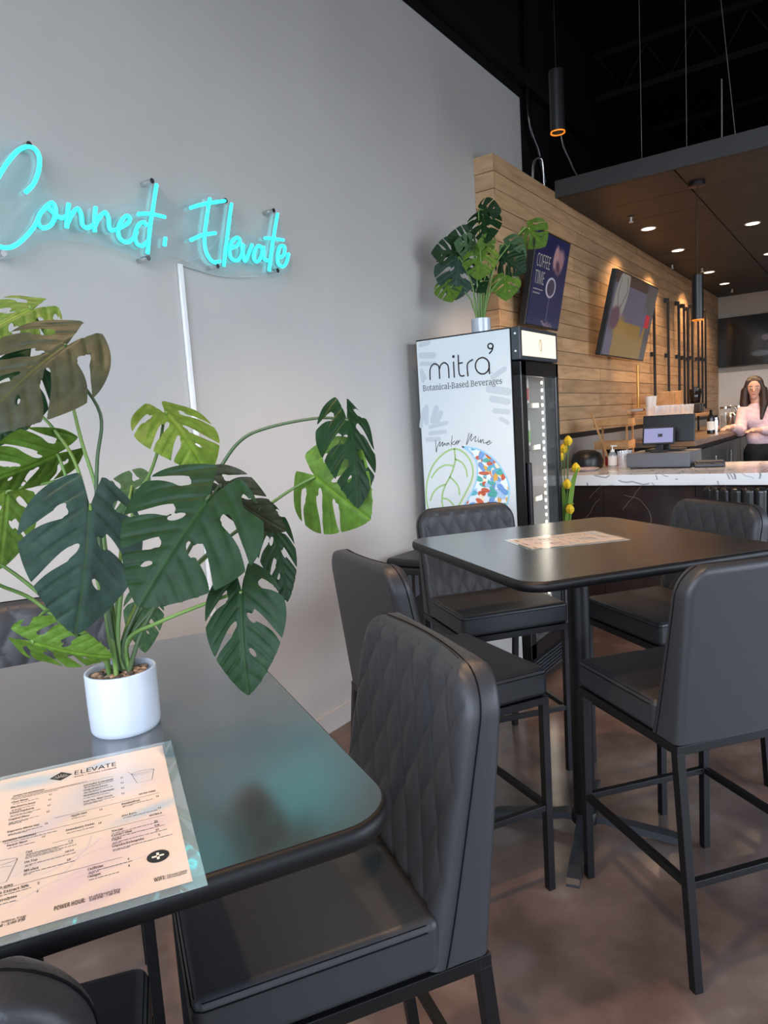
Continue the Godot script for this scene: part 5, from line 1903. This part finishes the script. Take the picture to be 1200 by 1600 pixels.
func wall_fittings() -> void:
	# bars on the timber wall
	for q in [[-8.30, 2.66, 1.55], [-8.95, 2.78, 1.46], [-9.50, 2.80, 1.46], [-9.80, 2.80, 1.46], [-10.0, 2.78, 1.46], [-10.28, 2.84, 1.46], [-10.68, 2.84, 1.46], [-10.95, 2.86, 1.46], [-11.18, 2.86, 1.46]]:
		var t := thing("wall_bar", Vector3(WOOD_X, 0, q[0]), 0.0, "slim black upright metal bar on brackets against the timber wall", "bar", "upright bars on the timber wall")
		var st := begin()
		bar(st, Vector3(0.045, q[2], 0), Vector3(0.045, q[1], 0), 0.026, 0.026)
		obj("upright", st, M.black_satin, t)
		for y in [q[1] - 0.02, (q[1] + q[2]) / 2, q[2] + 0.05]:
			var b := begin()
			rbox(b, Vector3(0.018, y, 0), Vector3(0.036, 0.05, 0.04), 0.003, Basis(), 1)
			obj("bracket", b, M.black_satin, t)
	# lower gold-coloured rod beside the leftmost bar
	var gr := thing("brass_rod", Vector3(WOOD_X, 0, -7.55), 0.0, "thin brass-coloured rod on the timber wall below the yellow screen", "rod")
	var g1 := begin()
	tube(g1, [Vector3(0.06, 1.52, 0), Vector3(0.06, 1.96, 0)], 0.014, 8)
	obj("rod", g1, M.brass, gr)
	var g2 := begin()
	rbox(g2, Vector3(0.06, 1.50, 0), Vector3(0.12, 0.03, 0.12), 0.004, Basis(), 1)
	obj("bracket", g2, M.chrome, gr)
	# portrait screen above the fridge
	var im := Image.create(160, 290, false, Image.FORMAT_RGB8)
	im.fill(Color(0.145, 0.155, 0.30))
	blob(im, 60, 60, 130, 90, 0.2, Color(0.10, 0.10, 0.25, 0.8), 0.9)
	blob(im, 118, 70, 26, 52, 0.15, Color(0.55, 0.42, 0.45), 0.4)
	blob(im, 98, 60, 15, 48, 0.1, Color(0.62, 0.48, 0.50), 0.4)
	blob(im, 112, 88, 12, 26, -0.3, Color(0.30, 0.20, 0.28), 0.5)
	blob(im, 92, 160, 26, 36, 0.1, Color(0.72, 0.70, 0.74), 0.12)
	blob(im, 93, 160, 20, 30, 0.1, Color(0.26, 0.22, 0.30), 0.15)
	vein(im, [Vector2(92, 195), Vector2(90, 220), Vector2(90, 275)], 1.6, Color(0.5, 0.47, 0.58, 0.8))
	for k in 14:
		blob(im, 70 + (k * 37) % 52, 275 + (k * 13) % 16, 7, 5, k, Color(0.55, 0.46, 0.50, 0.7), 0.5)
	var t1 := screen_unit("menu_screen", Vector3(-1.99, 2.13, -4.643), Vector3(0, 0, -1), Vector3(0.12, 0.61, 0).normalized(), 0.62, 0.63, img_tex(im), "portrait screen advertising coffee time with a pouring hand, above the drinks fridge", 0.8)
	var tx := begin()
	lettering(tx, "COFFEE", sans, Rect2(0.05, 0.395, 0.235, 0.085), Transform3D(Basis(), Vector3(0, 0, 0.003)))
	lettering(tx, "TIME", sans, Rect2(0.05, 0.285, 0.165, 0.085), Transform3D(Basis(), Vector3(0, 0, 0.003)))
	for k in 2:
		var x := 0.05
		while x < 0.20 - k * 0.04:
			quad(tx, Vector3(x, 0.245 - k * 0.025, 0.003), Vector3(x + 0.016, 0.245 - k * 0.025, 0.003), Vector3(x + 0.016, 0.253 - k * 0.025, 0.003), Vector3(x, 0.253 - k * 0.025, 0.003))
			x += 0.021
	obj("lettering", tx, M.screen_text, t1)
	wall_arm(t1, 0.62, 0.63, 0.09)
	var im2 := Image.create(256, 160, false, Image.FORMAT_RGB8)
	im2.fill(Color(0.40, 0.38, 0.46))
	im2.fill_rect(Rect2i(0, 0, 256, 20), Color(0.30, 0.22, 0.20))
	im2.fill_rect(Rect2i(190, 0, 66, 160), Color(0.36, 0.33, 0.33))
	im2.fill_rect(Rect2i(40, 90, 180, 70), Color(0.62, 0.48, 0.22))
	blob(im2, 60, 100, 60, 28, 0.2, Color(0.66, 0.52, 0.26), 0.6)
	blob(im2, 44, 40, 34, 58, 0.25, Color(0.62, 0.60, 0.58), 0.08)
	vein(im2, [Vector2(60, 5), Vector2(72, 30), Vector2(52, 60), Vector2(30, 75)], 1.6, Color(0.25, 0.22, 0.16))
	vein(im2, [Vector2(30, 10), Vector2(25, 40), Vector2(40, 70)], 1.4, Color(0.25, 0.22, 0.16))
	blob(im2, 30, 86, 30, 26, -0.4, Color(0.40, 0.28, 0.34), 0.3)
	im2.fill_rect(Rect2i(196, 62, 44, 28), Color(0.80, 0.10, 0.18))
	blob(im2, 200, 80, 12, 40, 0.1, Color(0.40, 0.38, 0.52), 0.5)
	var t2 := screen_unit("menu_screen", Vector3(-1.97, 1.99, -6.194), Vector3(0, 0, -1), Vector3(0.165, 0.70, 0).normalized(), 1.38, 0.72, img_tex(im2), "wide tilted screen with yellow and red picture on the timber wall", 0.6)
	wall_arm(t2, 1.38, 0.72, 0.09)
	var im3 := Image.create(256, 150, false, Image.FORMAT_RGB8)
	im3.fill(Color(0.03, 0.035, 0.035))
	vein(im3, [Vector2(120, 75), Vector2(150, 50), Vector2(200, 12)], 7, Color(0.22, 0.22, 0.20, 0.5))
	blob(im3, 95, 85, 22, 42, 0.3, Color(0.12, 0.12, 0.13), 0.5)
	blob(im3, 112, 70, 12, 12, 0.0, Color(0.34, 0.28, 0.29), 0.4)
	blob(im3, 100, 118, 30, 12, 0.0, Color(0.30, 0.31, 0.33), 0.4)
	vein(im3, [Vector2(118, 95), Vector2(190, 70), Vector2(255, 45)], 10, Color(0.16, 0.16, 0.14, 0.5))
	screen_unit("menu_screen", Vector3(-2.06, 2.08, -12.36), Vector3(1, 0, 0), Vector3(0, 1, 0), 1.5, 0.76, img_tex(im3), "wide dark screen on the pale back wall above the person", 0.8)
	var ic := 0
	for q in [Vector3(WOOD_X, 2.42, -4.72), Vector3(WOOD_X, 2.40, -5.42)]:
		var st := begin()
		rbox(st, Vector3(0.008, 0, 0), Vector3(0.016, 0.115, 0.07), 0.003, Basis(), 1)
		var o := obj("socket_plate", st, M.white_plastic, self)
		o.position = q
		tag(o, "white wall socket plate on the timber wall beside the portrait screen", "socket", "socket plates on the timber wall")

func side_things() -> void:
	# waste bin by the wall
	var b := thing("waste_bin", Vector3(-2.03, 0, -3.22), 0.0, "black waste bin with a plastic liner, between the grey wall and a stool", "bin")
	var b1 := begin()
	rbox(b1, Vector3(0, 0.36, 0), Vector3(0.28, 0.72, 0.36), 0.02, Basis(), 2)
	obj("body", b1, M.black_plastic, b)
	var b2 := begin()
	rbox(b2, Vector3(0, 0.735, 0), Vector3(0.305, 0.035, 0.385), 0.008, Basis(), 2)
	obj("rim", b2, M.black_plastic, b)
	var b3 := begin()
	rbox(b3, Vector3(0, 0.77, 0), Vector3(0.26, 0.05, 0.34), 0.02, Basis(), 2)
	obj("lid", b3, M.black_plastic, b)
	var b4 := begin()
	for k in 12:
		var x0 := -0.13 + k * 0.0217
		quad(b4, Vector3(x0, 0.60 + 0.02 * sin(k * 2.1), 0.183 + 0.008 * (k % 2)), Vector3(x0 + 0.0217, 0.60 + 0.02 * sin((k + 1) * 2.1), 0.183 + 0.008 * ((k + 1) % 2)), Vector3(x0 + 0.0217, 0.72, 0.186), Vector3(x0, 0.72, 0.186))
	obj("liner", b4, M.black_gloss, b)
	# yellow tulips in a tall vase past the fridge
	var v := thing("tulip_vase", Vector3(-1.70, 0, -4.50), 0.0, "tall grey vase of yellow artificial tulips between the fridge and the bar", "flowers")
	var v1 := begin()
	lathe(v1, [[0.0, 0.0], [0.07, 0.0], [0.085, 0.15], [0.075, 0.45], [0.05, 0.65], [0.058, 0.70], [0.054, 0.70], [0.045, 0.65], [0.0, 0.6]], 28)
	obj("vase", v1, M.till_grey, v)
	for q in [[0.055, 1.30, 0.03], [0.02, 1.25, 0.02], [0.05, 1.02, 0.06], [-0.02, 1.2, -0.03], [0.075, 0.86, 0.09], [0.09, 1.12, 0.0]]:
		var h := Vector3(q[0], q[1], q[2])
		var s := begin()
		tube(s, smooth([Vector3(q[0] * 0.2, 0.62, q[2] * 0.2), Vector3(q[0] * 0.7, lerpf(0.7, q[1], 0.6), q[2] * 0.7), h], 5), 0.004, 6)
		var stem := obj("stem", s, M.stalk, v)
		for k in 6:
			var a := TAU * k / 6
			var pt := begin()
			var P := func(u, w): return h + Basis(Vector3.UP, a) * Vector3(w, u * 0.065, 0.022 * sin(PI * (0.15 + 0.8 * u)) + 0.001 * k)
			for i in 4:
				var u0 := i / 4.0
				var u1 := (i + 1) / 4.0
				var w0 := 0.018 * sin(PI * (0.12 + 0.86 * u0))
				var w1 := 0.018 * sin(PI * (0.12 + 0.86 * u1))
				quad(pt, P.call(u0, -w0), P.call(u0, w0), P.call(u1, w1), P.call(u1, -w1))
			obj("petal", pt, M.petal, v)
	for q in [[0.13, 1.16, 0.06], [0.02, 1.05, 0.1], [-0.06, 1.1, 0.02], [0.10, 0.92, 0.10]]:
		var lf := begin()
		var a0 := Vector3(0.01, 0.66, 0.01)
		var a2 := Vector3(q[0], q[1], q[2])
		var a1 := a0.lerp(a2, 0.55) + Vector3(0.0, 0.1, 0.0)
		var pts := smooth([a0, a1, a2], 6)
		var sdv := Vector3(-q[2], 0, q[0]).normalized()
		for i in pts.size() - 1:
			var w0 := 0.022 * sin(PI * (0.08 + 0.9 * i / (pts.size() - 1.0)))
			var w1 := 0.022 * sin(PI * (0.08 + 0.9 * (i + 1) / (pts.size() - 1.0)))
			quad(lf, pts[i] - sdv * w0, pts[i] + sdv * w0, pts[i + 1] + sdv * w1, pts[i + 1] - sdv * w1)
		obj("leaf", lf, M.leaf_plain, v)
	# tufted stool at the bar
	var s := thing("tufted_stool", Vector3(-0.57, 0, -4.52), 0.0, "black channel-tufted stool standing at the bar front", "stool")
	var s1 := begin()
	for k in 9:
		var a := -0.9 + 1.8 * k / 8.0
		var c := Vector3(sin(a) * 0.27, 0.86, cos(a) * 0.25 - 0.03)
		rbox(s1, c, Vector3(0.066, 0.36, 0.06), 0.026, Basis(Vector3.UP, a), 3)
	obj("tufted_back", s1, M.leather_gloss, s)
	var s2 := begin()
	rbox(s2, Vector3(0, 0.70, -0.02), Vector3(0.44, 0.09, 0.42), 0.035, Basis(), 3)
	obj("seat", s2, M.leather_gloss, s)
	for q in [[-1, -1], [1, -1], [-1, 1], [1, 1]]:
		var l := begin()
		tube(l, [Vector3(q[0] * 0.21, 0.0, q[1] * 0.2 - 0.02), Vector3(q[0] * 0.17, 0.66, q[1] * 0.16 - 0.02)], 0.013, 8)
		obj("leg", l, M.steel, s)
	var ft := begin()
	var ring := []
	for k in 25:
		ring.append(Vector3(cos(TAU * k / 24) * 0.27, 0.28, sin(TAU * k / 24) * 0.26 - 0.02))
	tube(ft, ring, 0.009, 8, false)
	obj("footrest", ft, M.steel, s)

func materials() -> void:
	M.wall_paint = tri(mat(Color(1, 1, 1), 0.75), Vector3(0.9, 0.9, 0.9))
	M.wall_paint.albedo_texture = noise_tex(0.004, [[0.0, Color(0.685, 0.672, 0.65)], [1.0, Color(0.71, 0.698, 0.678)]], 256, 3, 5)
	M.wall_paint.heightmap_enabled = false
	M.beige_paint = mat(Color(0.70, 0.66, 0.61), 0.8)
	M.pale_stone = tri(mat(Color(1, 1, 1), 0.35), Vector3(0.5, 0.5, 0.5))
	M.pale_stone.albedo_texture = noise_tex(0.006, [[0.0, Color(0.74, 0.72, 0.69)], [0.55, Color(0.82, 0.80, 0.77)], [1.0, Color(0.86, 0.85, 0.83)]], 256, 5, 9)
	M.grey_stone = tri(mat(Color(1, 1, 1), 0.4), Vector3(0.5, 0.5, 0.5))
	M.grey_stone.albedo_texture = noise_tex(0.006, [[0.0, Color(0.44, 0.41, 0.38)], [0.5, Color(0.56, 0.53, 0.50)], [1.0, Color(0.60, 0.58, 0.55)]], 256, 5, 19)
	M.black_paint = mat(Color(0.042, 0.044, 0.05), 0.7, 0.0, 0.3)
	M.concrete = tri(mat(Color(1, 1, 1), 0.16, 0.0, 0.55), Vector3(0.35, 0.35, 0.35))
	M.concrete.albedo_texture = noise_tex(0.007, [[0.0, Color(0.275, 0.225, 0.20)], [0.45, Color(0.37, 0.305, 0.275)], [0.7, Color(0.42, 0.353, 0.32)], [1.0, Color(0.51, 0.445, 0.41)]], 1024, 6, 3)
	M.concrete.roughness_texture = noise_tex(0.012, [[0.0, Color(0.75, 0.75, 0.75)], [1.0, Color(1, 1, 1)]], 512, 5, 4)
	M.concrete.roughness = 0.2
	M.pavement = mat(Color(0.62, 0.61, 0.59), 0.9)
	M.oak = []
	for k in 4:
		var m := tri(mat(Color(1, 1, 1), 0.5), Vector3(0.55, 2.6, 0.3))
		m.uv1_offset = Vector3(k * 0.31, k * 0.17, k * 0.43)
		var s: float = [1.0, 0.93, 1.05, 0.97][k]
		m.albedo_texture = noise_tex(0.012, [[0.0, Color(0.66 * s, 0.52 * s, 0.375 * s)], [0.42, Color(0.735 * s, 0.595 * s, 0.44 * s)], [0.6, Color(0.765 * s, 0.62 * s, 0.465 * s)], [1.0, Color(0.81 * s, 0.67 * s, 0.51 * s)]], 512, 5, 21 + k)
		M.oak.append(m)
	M.oak_plain = tri(mat(Color(1, 1, 1), 0.5), Vector3(3, 3, 3))
	M.oak_plain.albedo_texture = noise_tex(0.01, [[0.0, Color(0.66, 0.48, 0.30)], [1.0, Color(0.80, 0.62, 0.42)]], 256, 4, 31)
	M.black_wood = mat(Color(0.09, 0.085, 0.08), 0.6)
	M.fascia = mat(Color(0.20, 0.20, 0.20), 0.6)
	M.ceiling_panel = [mat(Color(0.148, 0.138, 0.137), 0.5), mat(Color(0.156, 0.146, 0.144), 0.5)]
	M.counter_brown = mat(Color(0.45, 0.37, 0.30), 0.3)
	# leather with a fine grain
	var grain := noise_tex(0.09, [], 512, 3, 41, FastNoiseLite.TYPE_CELLULAR)
	M.leather = tri(mat(Color(0.178, 0.178, 0.186), 0.45, 0.0, 0.40), Vector3(5, 5, 5))
	M.leather.uv1_world_triplanar = false
	M.leather.heightmap_enabled = true
	M.leather.heightmap_texture = grain
	M.leather.heightmap_scale = 0.03
	M.leather_gloss = mat(Color(0.10, 0.10, 0.10), 0.28)
	M.stitch = mat(Color(0.05, 0.05, 0.055), 0.8, 0.0, 0.2)
	M.steel = mat(Color(0.045, 0.045, 0.048), 0.42, 0.0, 0.4)
	M.cast = mat(Color(0.16, 0.165, 0.175), 0.45)
	M.black_satin = mat(Color(0.06, 0.06, 0.065), 0.4)
	M.rubber = mat(Color(0.045, 0.045, 0.048), 0.5, 0.0, 0.4)
	M.laminate = mat(Color(0.165, 0.165, 0.168), 0.25, 0.0, 0.68)
	M.laminate.clearcoat_enabled = true
	M.laminate.clearcoat = 0.75
	M.laminate.clearcoat_roughness = 0.22
	M.black_plastic = mat(Color(0.085, 0.085, 0.09), 0.4)
	M.black_gloss = mat(Color(0.05, 0.05, 0.055), 0.18)
	M.dark_metal = mat(Color(0.20, 0.22, 0.24), 0.4)
	M.till_grey = mat(Color(0.36, 0.37, 0.39), 0.45)
	M.white_plastic = mat(Color(0.88, 0.88, 0.87), 0.4)
	M.chrome = mat(Color(0.80, 0.80, 0.80), 0.2, 1.0)
	M.brass = mat(Color(0.80, 0.62, 0.34), 0.35, 0.6)
	M.wire = mat(Color(0.55, 0.55, 0.55), 0.4, 0.6)
	M.red = mat(Color(0.62, 0.10, 0.10), 0.5)
	M.cup = mat(Color(0.90, 0.89, 0.87), 0.6)
	M.plate = mat(Color(0.84, 0.74, 0.70), 0.35)
	M.glassware = glass(Color(0.9, 0.93, 0.95), 0.22)
	M.smoke_glass = mat(Color(0.09, 0.08, 0.08), 0.15)
	M.pane = glass(Color(0.9, 0.95, 0.95), 0.05)
	M.liner = mat(Color(0.84, 0.83, 0.80), 0.3, 0.1)
	M.panel_white = mat(Color(0.835, 0.86, 0.865), 0.35)
	M.print_grey = mat(Color(0.75, 0.785, 0.80), 0.4)
	M.print_green = mat(Color(0.64, 0.78, 0.50), 0.4)
	M.print_blue = mat(Color(0.60, 0.81, 0.90), 0.4)
	M.print_tan = mat(Color(0.66, 0.58, 0.46), 0.5)
	M.ink = mat(Color(0.10, 0.10, 0.11), 0.5)
	M.can_white = mat(Color(0.78, 0.78, 0.75), 0.4)
	M.can_red = mat(Color(0.66, 0.14, 0.13), 0.35)
	M.can_green = mat(Color(0.42, 0.62, 0.24), 0.35)
	M.can_orange = mat(Color(0.85, 0.52, 0.20), 0.35)
	M.pot = mat(Color(0.72, 0.745, 0.775), 0.12, 0.0, 0.55)
	M.pebble_a = mat(Color(0.50, 0.40, 0.31), 0.5)
	M.pebble_b = mat(Color(0.26, 0.22, 0.19), 0.5)
	M.pebble_c = mat(Color(0.66, 0.55, 0.44), 0.5)
	M.stalk = mat(Color(0.37, 0.49, 0.23), 0.55)
	M.stalk_dark = mat(Color(0.22, 0.31, 0.17), 0.55)
	M.petal = mat(Color(0.90, 0.76, 0.16), 0.5)
	M.leaf_plain = mat(Color(0.42, 0.55, 0.20), 0.5)
	M.skin = mat(Color(0.82, 0.63, 0.55), 0.5)
	M.lips = mat(Color(0.70, 0.42, 0.40), 0.45)
	M.hair = mat(Color(0.18, 0.11, 0.09), 0.5)
	M.black_cloth = mat(Color(0.06, 0.06, 0.07), 0.8)
	M.blouse = tri(mat(Color(1, 1, 1), 0.75), Vector3(4, 4, 4))
	M.blouse.albedo_texture = noise_tex(0.02, [[0.0, Color(0.76, 0.62, 0.66)], [0.5, Color(0.85, 0.74, 0.77)], [1.0, Color(0.90, 0.82, 0.84)]], 256, 3, 51)
	# glowing faces
	M.neon = glow(Color(0.13, 0.93, 0.95), NEON_E, Color(0.25, 0.7, 0.7))
	M.neon_housing = mat(Color(0.45, 0.78, 0.82), 0.4)
	M.acrylic = glass(Color(0.85, 0.95, 1.0), 0.06)
	M.clear_wire = mat(Color(0.72, 0.75, 0.77), 0.3)
	M.amber = glow(Color(1.0, 0.55, 0.12), 1.0, Color(0.6, 0.4, 0.15))
	M.bulb = glow(Color(1.0, 0.82, 0.55), 3.0)
	M.downlight = glow(Color(1.0, 0.93, 0.82), 4.0)
	M.led = glow(Color(1.0, 0.97, 0.9), 3.5)
	M.led_dim = glow(Color(1.0, 0.95, 0.85), 2.0)
	M.led_base = mat(Color(0.8, 0.8, 0.78), 0.4)
	M.header_glow = glow(Color(1.0, 0.93, 0.82), 0.75, Color(0.8, 0.78, 0.72))
	M.lavender_glow = glow(Color(0.72, 0.72, 0.93), 0.75)
	M.screen_text = glow(Color(0.62, 0.60, 0.58), 0.7)
	# leaves: green plastic, tinted by kind
	var lt := leaf_texture(2)
	M.leaf = []
	for c in [Color(0.105, 0.21, 0.105), Color(0.19, 0.27, 0.23), Color(0.235, 0.245, 0.175), Color(0.33, 0.43, 0.18), Color(0.34, 0.46, 0.17), Color(0.27, 0.38, 0.25)]:
		var m := mat(Color(c.r * 1.15, c.g * 1.15, c.b * 1.15), 0.48, 0.0, 0.28)
		m.albedo_texture = lt
		m.backlight_enabled = true
		m.backlight = Color(0.30, 0.30, 0.24)
		M.leaf.append(m)
	M.leaf_mesh = [leaf_mesh(0, -0.10, 0.14, 0.02), leaf_mesh(1, -0.16, 0.20, 0.03), leaf_mesh(2, -0.12, 0.26, 0.03), leaf_mesh(0, -0.22, 0.22, 0.05), leaf_mesh(2, -0.2, 0.12, 0.04)]
	# menu paper: cream with washes of blue and pink
	var mp := Image.create(200, 330, false, Image.FORMAT_RGB8)
	mp.fill(Color(0.87, 0.78, 0.70))
	for q in [[40, 25, 60, 22, 0.1, Color(0.62, 0.72, 0.76, 0.8)], [120, 18, 30, 14, -0.4, Color(0.64, 0.72, 0.76, 0.8)], [105, 95, 45, 60, 0.6, Color(0.74, 0.74, 0.74, 0.7)], [150, 80, 40, 50, 0.3, Color(0.74, 0.75, 0.76, 0.7)], [175, 170, 60, 14, -0.3, Color(0.63, 0.70, 0.75, 0.7)], [60, 150, 60, 20, -0.7, Color(0.78, 0.74, 0.76, 0.6)], [150, 215, 70, 26, -0.4, Color(0.82, 0.71, 0.70, 0.7)], [100, 270, 70, 22, -0.6, Color(0.82, 0.71, 0.72, 0.7)], [40, 220, 50, 40, 0.0, Color(0.78, 0.74, 0.71, 0.6)], [120, 310, 60, 16, -0.5, Color(0.79, 0.69, 0.72, 0.6)]]:
		blob(mp, q[0], q[1], q[2], q[3], q[4], q[5], 0.8)
	for k in 6:
		vein(mp, wander(rng, Vector2(rng.randf_range(30, 180), rng.randf_range(200, 300)), -0.5, 8, 9.0, 0.3), 1.5, Color(0.76, 0.68, 0.72, 0.35))
	M.menu_paper = mat(Color(1, 1, 1), 0.3)
	M.menu_paper.albedo_texture = img_tex(mp)
	M.menu_paper.clearcoat_enabled = true
	M.menu_paper.clearcoat = 0.3
	M.menu_paper.clearcoat_roughness = 0.08
	M.menu_pale = mat(Color(0.93, 0.88, 0.80), 0.4)
	M.laminate_film = glass(Color(0.85, 0.92, 0.92), 0.16)
	# white marble with grey veins; dark stone with pale veins
	var mb := Image.create(512, 128, false, Image.FORMAT_RGB8)
	mb.fill(Color(0.90, 0.90, 0.89))
	for k in 80:
		var from := Vector2(rng.randf_range(0, 512), rng.randf_range(0, 128))
		vein(mb, wander(rng, from, rng.randf_range(-1.2, -0.3), 9, 6.0, 0.6), rng.randf_range(0.8, 1.8), Color(0.42, 0.42, 0.44, 0.6))
	for k in 8:
		blob(mb, rng.randf_range(0, 512), rng.randf_range(0, 128), 14, 8, rng.randf(), Color(0.60, 0.60, 0.62, 0.5), 0.9)
	M.marble = mat(Color(1, 1, 1), 0.14)
	M.marble.albedo_texture = img_tex(mb)
	M.marble.uv1_scale = Vector3(0.5, 2.0, 1)
	M.brown_stone = []
	for j in 2:
		var bs := Image.create(256, 384, false, Image.FORMAT_RGB8)
		bs.fill(Color(0.20, 0.155, 0.14))
		for k in 10:
			blob(bs, rng.randf_range(0, 256), rng.randf_range(0, 384), 50, 26, rng.randf() * 3, Color(0.25, 0.195, 0.175, 0.7), 0.9)
		for k in 4:
			vein(bs, wander(rng, Vector2(rng.randf_range(0, 256), rng.randf_range(0, 384)), rng.randf_range(-1.3, -0.6), 14, 9.0, 0.35), 1.0, Color(0.62, 0.56, 0.52, 0.8))
		var m := mat(Color(1, 1, 1), 0.12)
		m.albedo_texture = img_tex(bs)
		m.uv1_scale = Vector3(1.6, 1.1, 1)
		m.uv1_offset = Vector3(0.5, 0.5, 0)
		M.brown_stone.append(m)
	# floral print on the fridge
	var fp := Image.create(256, 256, false, Image.FORMAT_RGB8)
	fp.fill(Color(0.90, 0.94, 0.96))
	var cols := [Color(0.80, 0.38, 0.24), Color(0.36, 0.68, 0.76), Color(0.42, 0.60, 0.82), Color(0.88, 0.66, 0.28), Color(0.30, 0.66, 0.60), Color(0.66, 0.78, 0.90), Color(0.75, 0.34, 0.22), Color(0.95, 0.90, 0.78)]
	for k in 240:
		var c: Color = cols[rng.randi() % cols.size()]
		var px := rng.randf_range(0, 256)
		var py := rng.randf_range(0, 256)
		var a := rng.randf() * PI
		blob(fp, px, py, rng.randf_range(12, 22), rng.randf_range(6, 10), a, c, 0.25)
		vein(fp, [Vector2(px, py) - Vector2(cos(a), sin(a)) * 9, Vector2(px, py) + Vector2(cos(a), sin(a)) * 9], 0.8, Color(0.95, 0.95, 0.95, 0.5))
	M.crescent = mat(Color(1, 1, 1), 0.4)
	M.crescent.albedo_texture = img_tex(fp)
	M.crescent.uv1_scale = Vector3(2.2, -2.2, 1)

const SKY_E = 12.2
const PENDANT_E = 2.4
const DOWN_E = 3.2
const NEON_E = 3.6

func _ready() -> void:
	rng.seed = 7
	# camera
	var cam := Camera3D.new()
	cam.name = "camera"
	cam.fov = rad_to_deg(2.0 * atan(800.0 / 1100.0))
	cam.near = 0.05
	cam.far = 60.0
	add_child(cam)
	cam.transform = Transform3D(Basis(Vector3(0.820465, -0.063055, -0.568209), Vector3(-0.017385, 0.990687, -0.135042), Vector3(0.571433, 0.120676, 0.811728)).orthonormalized(), Vector3(0, 1.5, 0))
	cam.current = true
	# sky and exposure
	var env := Environment.new()
	env.background_mode = Environment.BG_SKY
	var sky := Sky.new()
	var sm := ProceduralSkyMaterial.new()
	sm.sky_top_color = Color(0.80, 0.87, 0.98)
	sm.sky_horizon_color = Color(0.93, 0.96, 1.0)
	sm.ground_bottom_color = Color(0.50, 0.50, 0.50)
	sm.ground_horizon_color = Color(0.72, 0.72, 0.72)
	sm.sky_energy_multiplier = 1.0
	sm.ground_energy_multiplier = 1.0
	sky.sky_material = sm
	env.sky = sky
	env.background_energy_multiplier = SKY_E
	env.tonemap_mode = Environment.TONE_MAPPER_LINEAR
	env.tonemap_exposure = 0.93
	env.sdfgi_enabled = true
	env.ssao_enabled = true
	env.ssil_enabled = true
	var we := WorldEnvironment.new()
	we.name = "world"
	we.environment = env
	add_child(we)
	sans = SystemFont.new()
	sans.font_names = PackedStringArray(["Droid Sans"])
	serif = SystemFont.new()
	serif.font_names = PackedStringArray(["Droid Serif"])
	bold = SystemFont.new()
	bold.font_names = PackedStringArray(["Droid Serif"])
	bold.font_weight = 700
	heavy = SystemFont.new()
	heavy.font_names = PackedStringArray(["Droid Sans"])
	heavy.font_weight = 700
	materials()
	room()
	bar_area()
	fridge()
	# tables
	make_table("bar_table", Vector3(-1.059, 0, -0.458), deg_to_rad(-30.0), "square black bar table with a potted monstera and menu on it", 0.3)
	make_table("bar_table", Vector3(-0.845, 0, -2.345), deg_to_rad(-36.5), "square black bar table with only a menu on it, in front of the drinks fridge", deg_to_rad(36.5 + 12.5))
	# stools
	var s0 := make_stool()
	s0.name = numbered("bar_stool")
	add_child(s0)
	tag(s0, "black bar stool under the monstera table with its quilted back facing the pot", "stool", "quilted bar stools")
	s0.position = Vector3(-0.825, 0, -0.856)
	s0.rotation.y = deg_to_rad(146.7)
	copy(s0, "bar_stool", Vector3(-1.132, 0, -1.90), deg_to_rad(-30.1), "black bar stool next to the grey wall, its smooth back turned to the monstera table")
	copy(s0, "bar_stool", Vector3(-1.353, 0, -2.695), deg_to_rad(231.6), "black quilted bar stool right in front of the printed fridge side")
	copy(s0, "bar_stool", Vector3(-0.436, 0, -2.128), deg_to_rad(50.7), "bar stool with its smooth dark back to the room, at the table by the fridge")
	copy(s0, "bar_stool", Vector3(-0.677, 0, -2.883), deg_to_rad(142.2), "black quilted bar stool between the fridge-side table and the bar")
	copy(s0, "bar_stool", Vector3(-1.587, 0, -0.758), deg_to_rad(238.0), "black quilted bar stool against the wall behind the potted monstera")
	copy(s0, "bar_stool", Vector3(-0.845, 0, -0.235), deg_to_rad(52.0), "black bar stool tucked under the menu end of the monstera table")
	# plants
	plant("potted_monstera", Vector3(-0.957, TABLE_H, -0.622), 0.053, 0.094, LEAVES, "artificial monstera in a glossy white pot on the near black table", 0.0030, 3)
	plant("potted_monstera", Vector3(-1.87, 1.97, -3.74), 0.055, 0.105, LEAVES_SMALL, "small artificial monstera in a white pot on top of the drinks fridge", 0.004, 8)
	neon_sign()
	menu_sheet("menu_sheet", Transform3D(Basis(Vector3(0.545, 0, -0.838), Vector3(-0.838, 0, -0.545), Vector3.UP).orthonormalized(), Vector3(-0.842, TABLE_H + 0.0014, -0.601)), "laminated cream drinks menu lying beside the monstera pot", true)
	menu_sheet("menu_sheet", Transform3D(Basis(Vector3(0.737, 0, 0.676), Vector3(0.676, 0, -0.737), Vector3.UP).orthonormalized(), Vector3(-0.705, TABLE_H + 0.0014, -2.435)), "laminated pink-cream menu lying alone on the table by the fridge", false)
	hanging()
	wall_fittings()
	side_things()
	person()
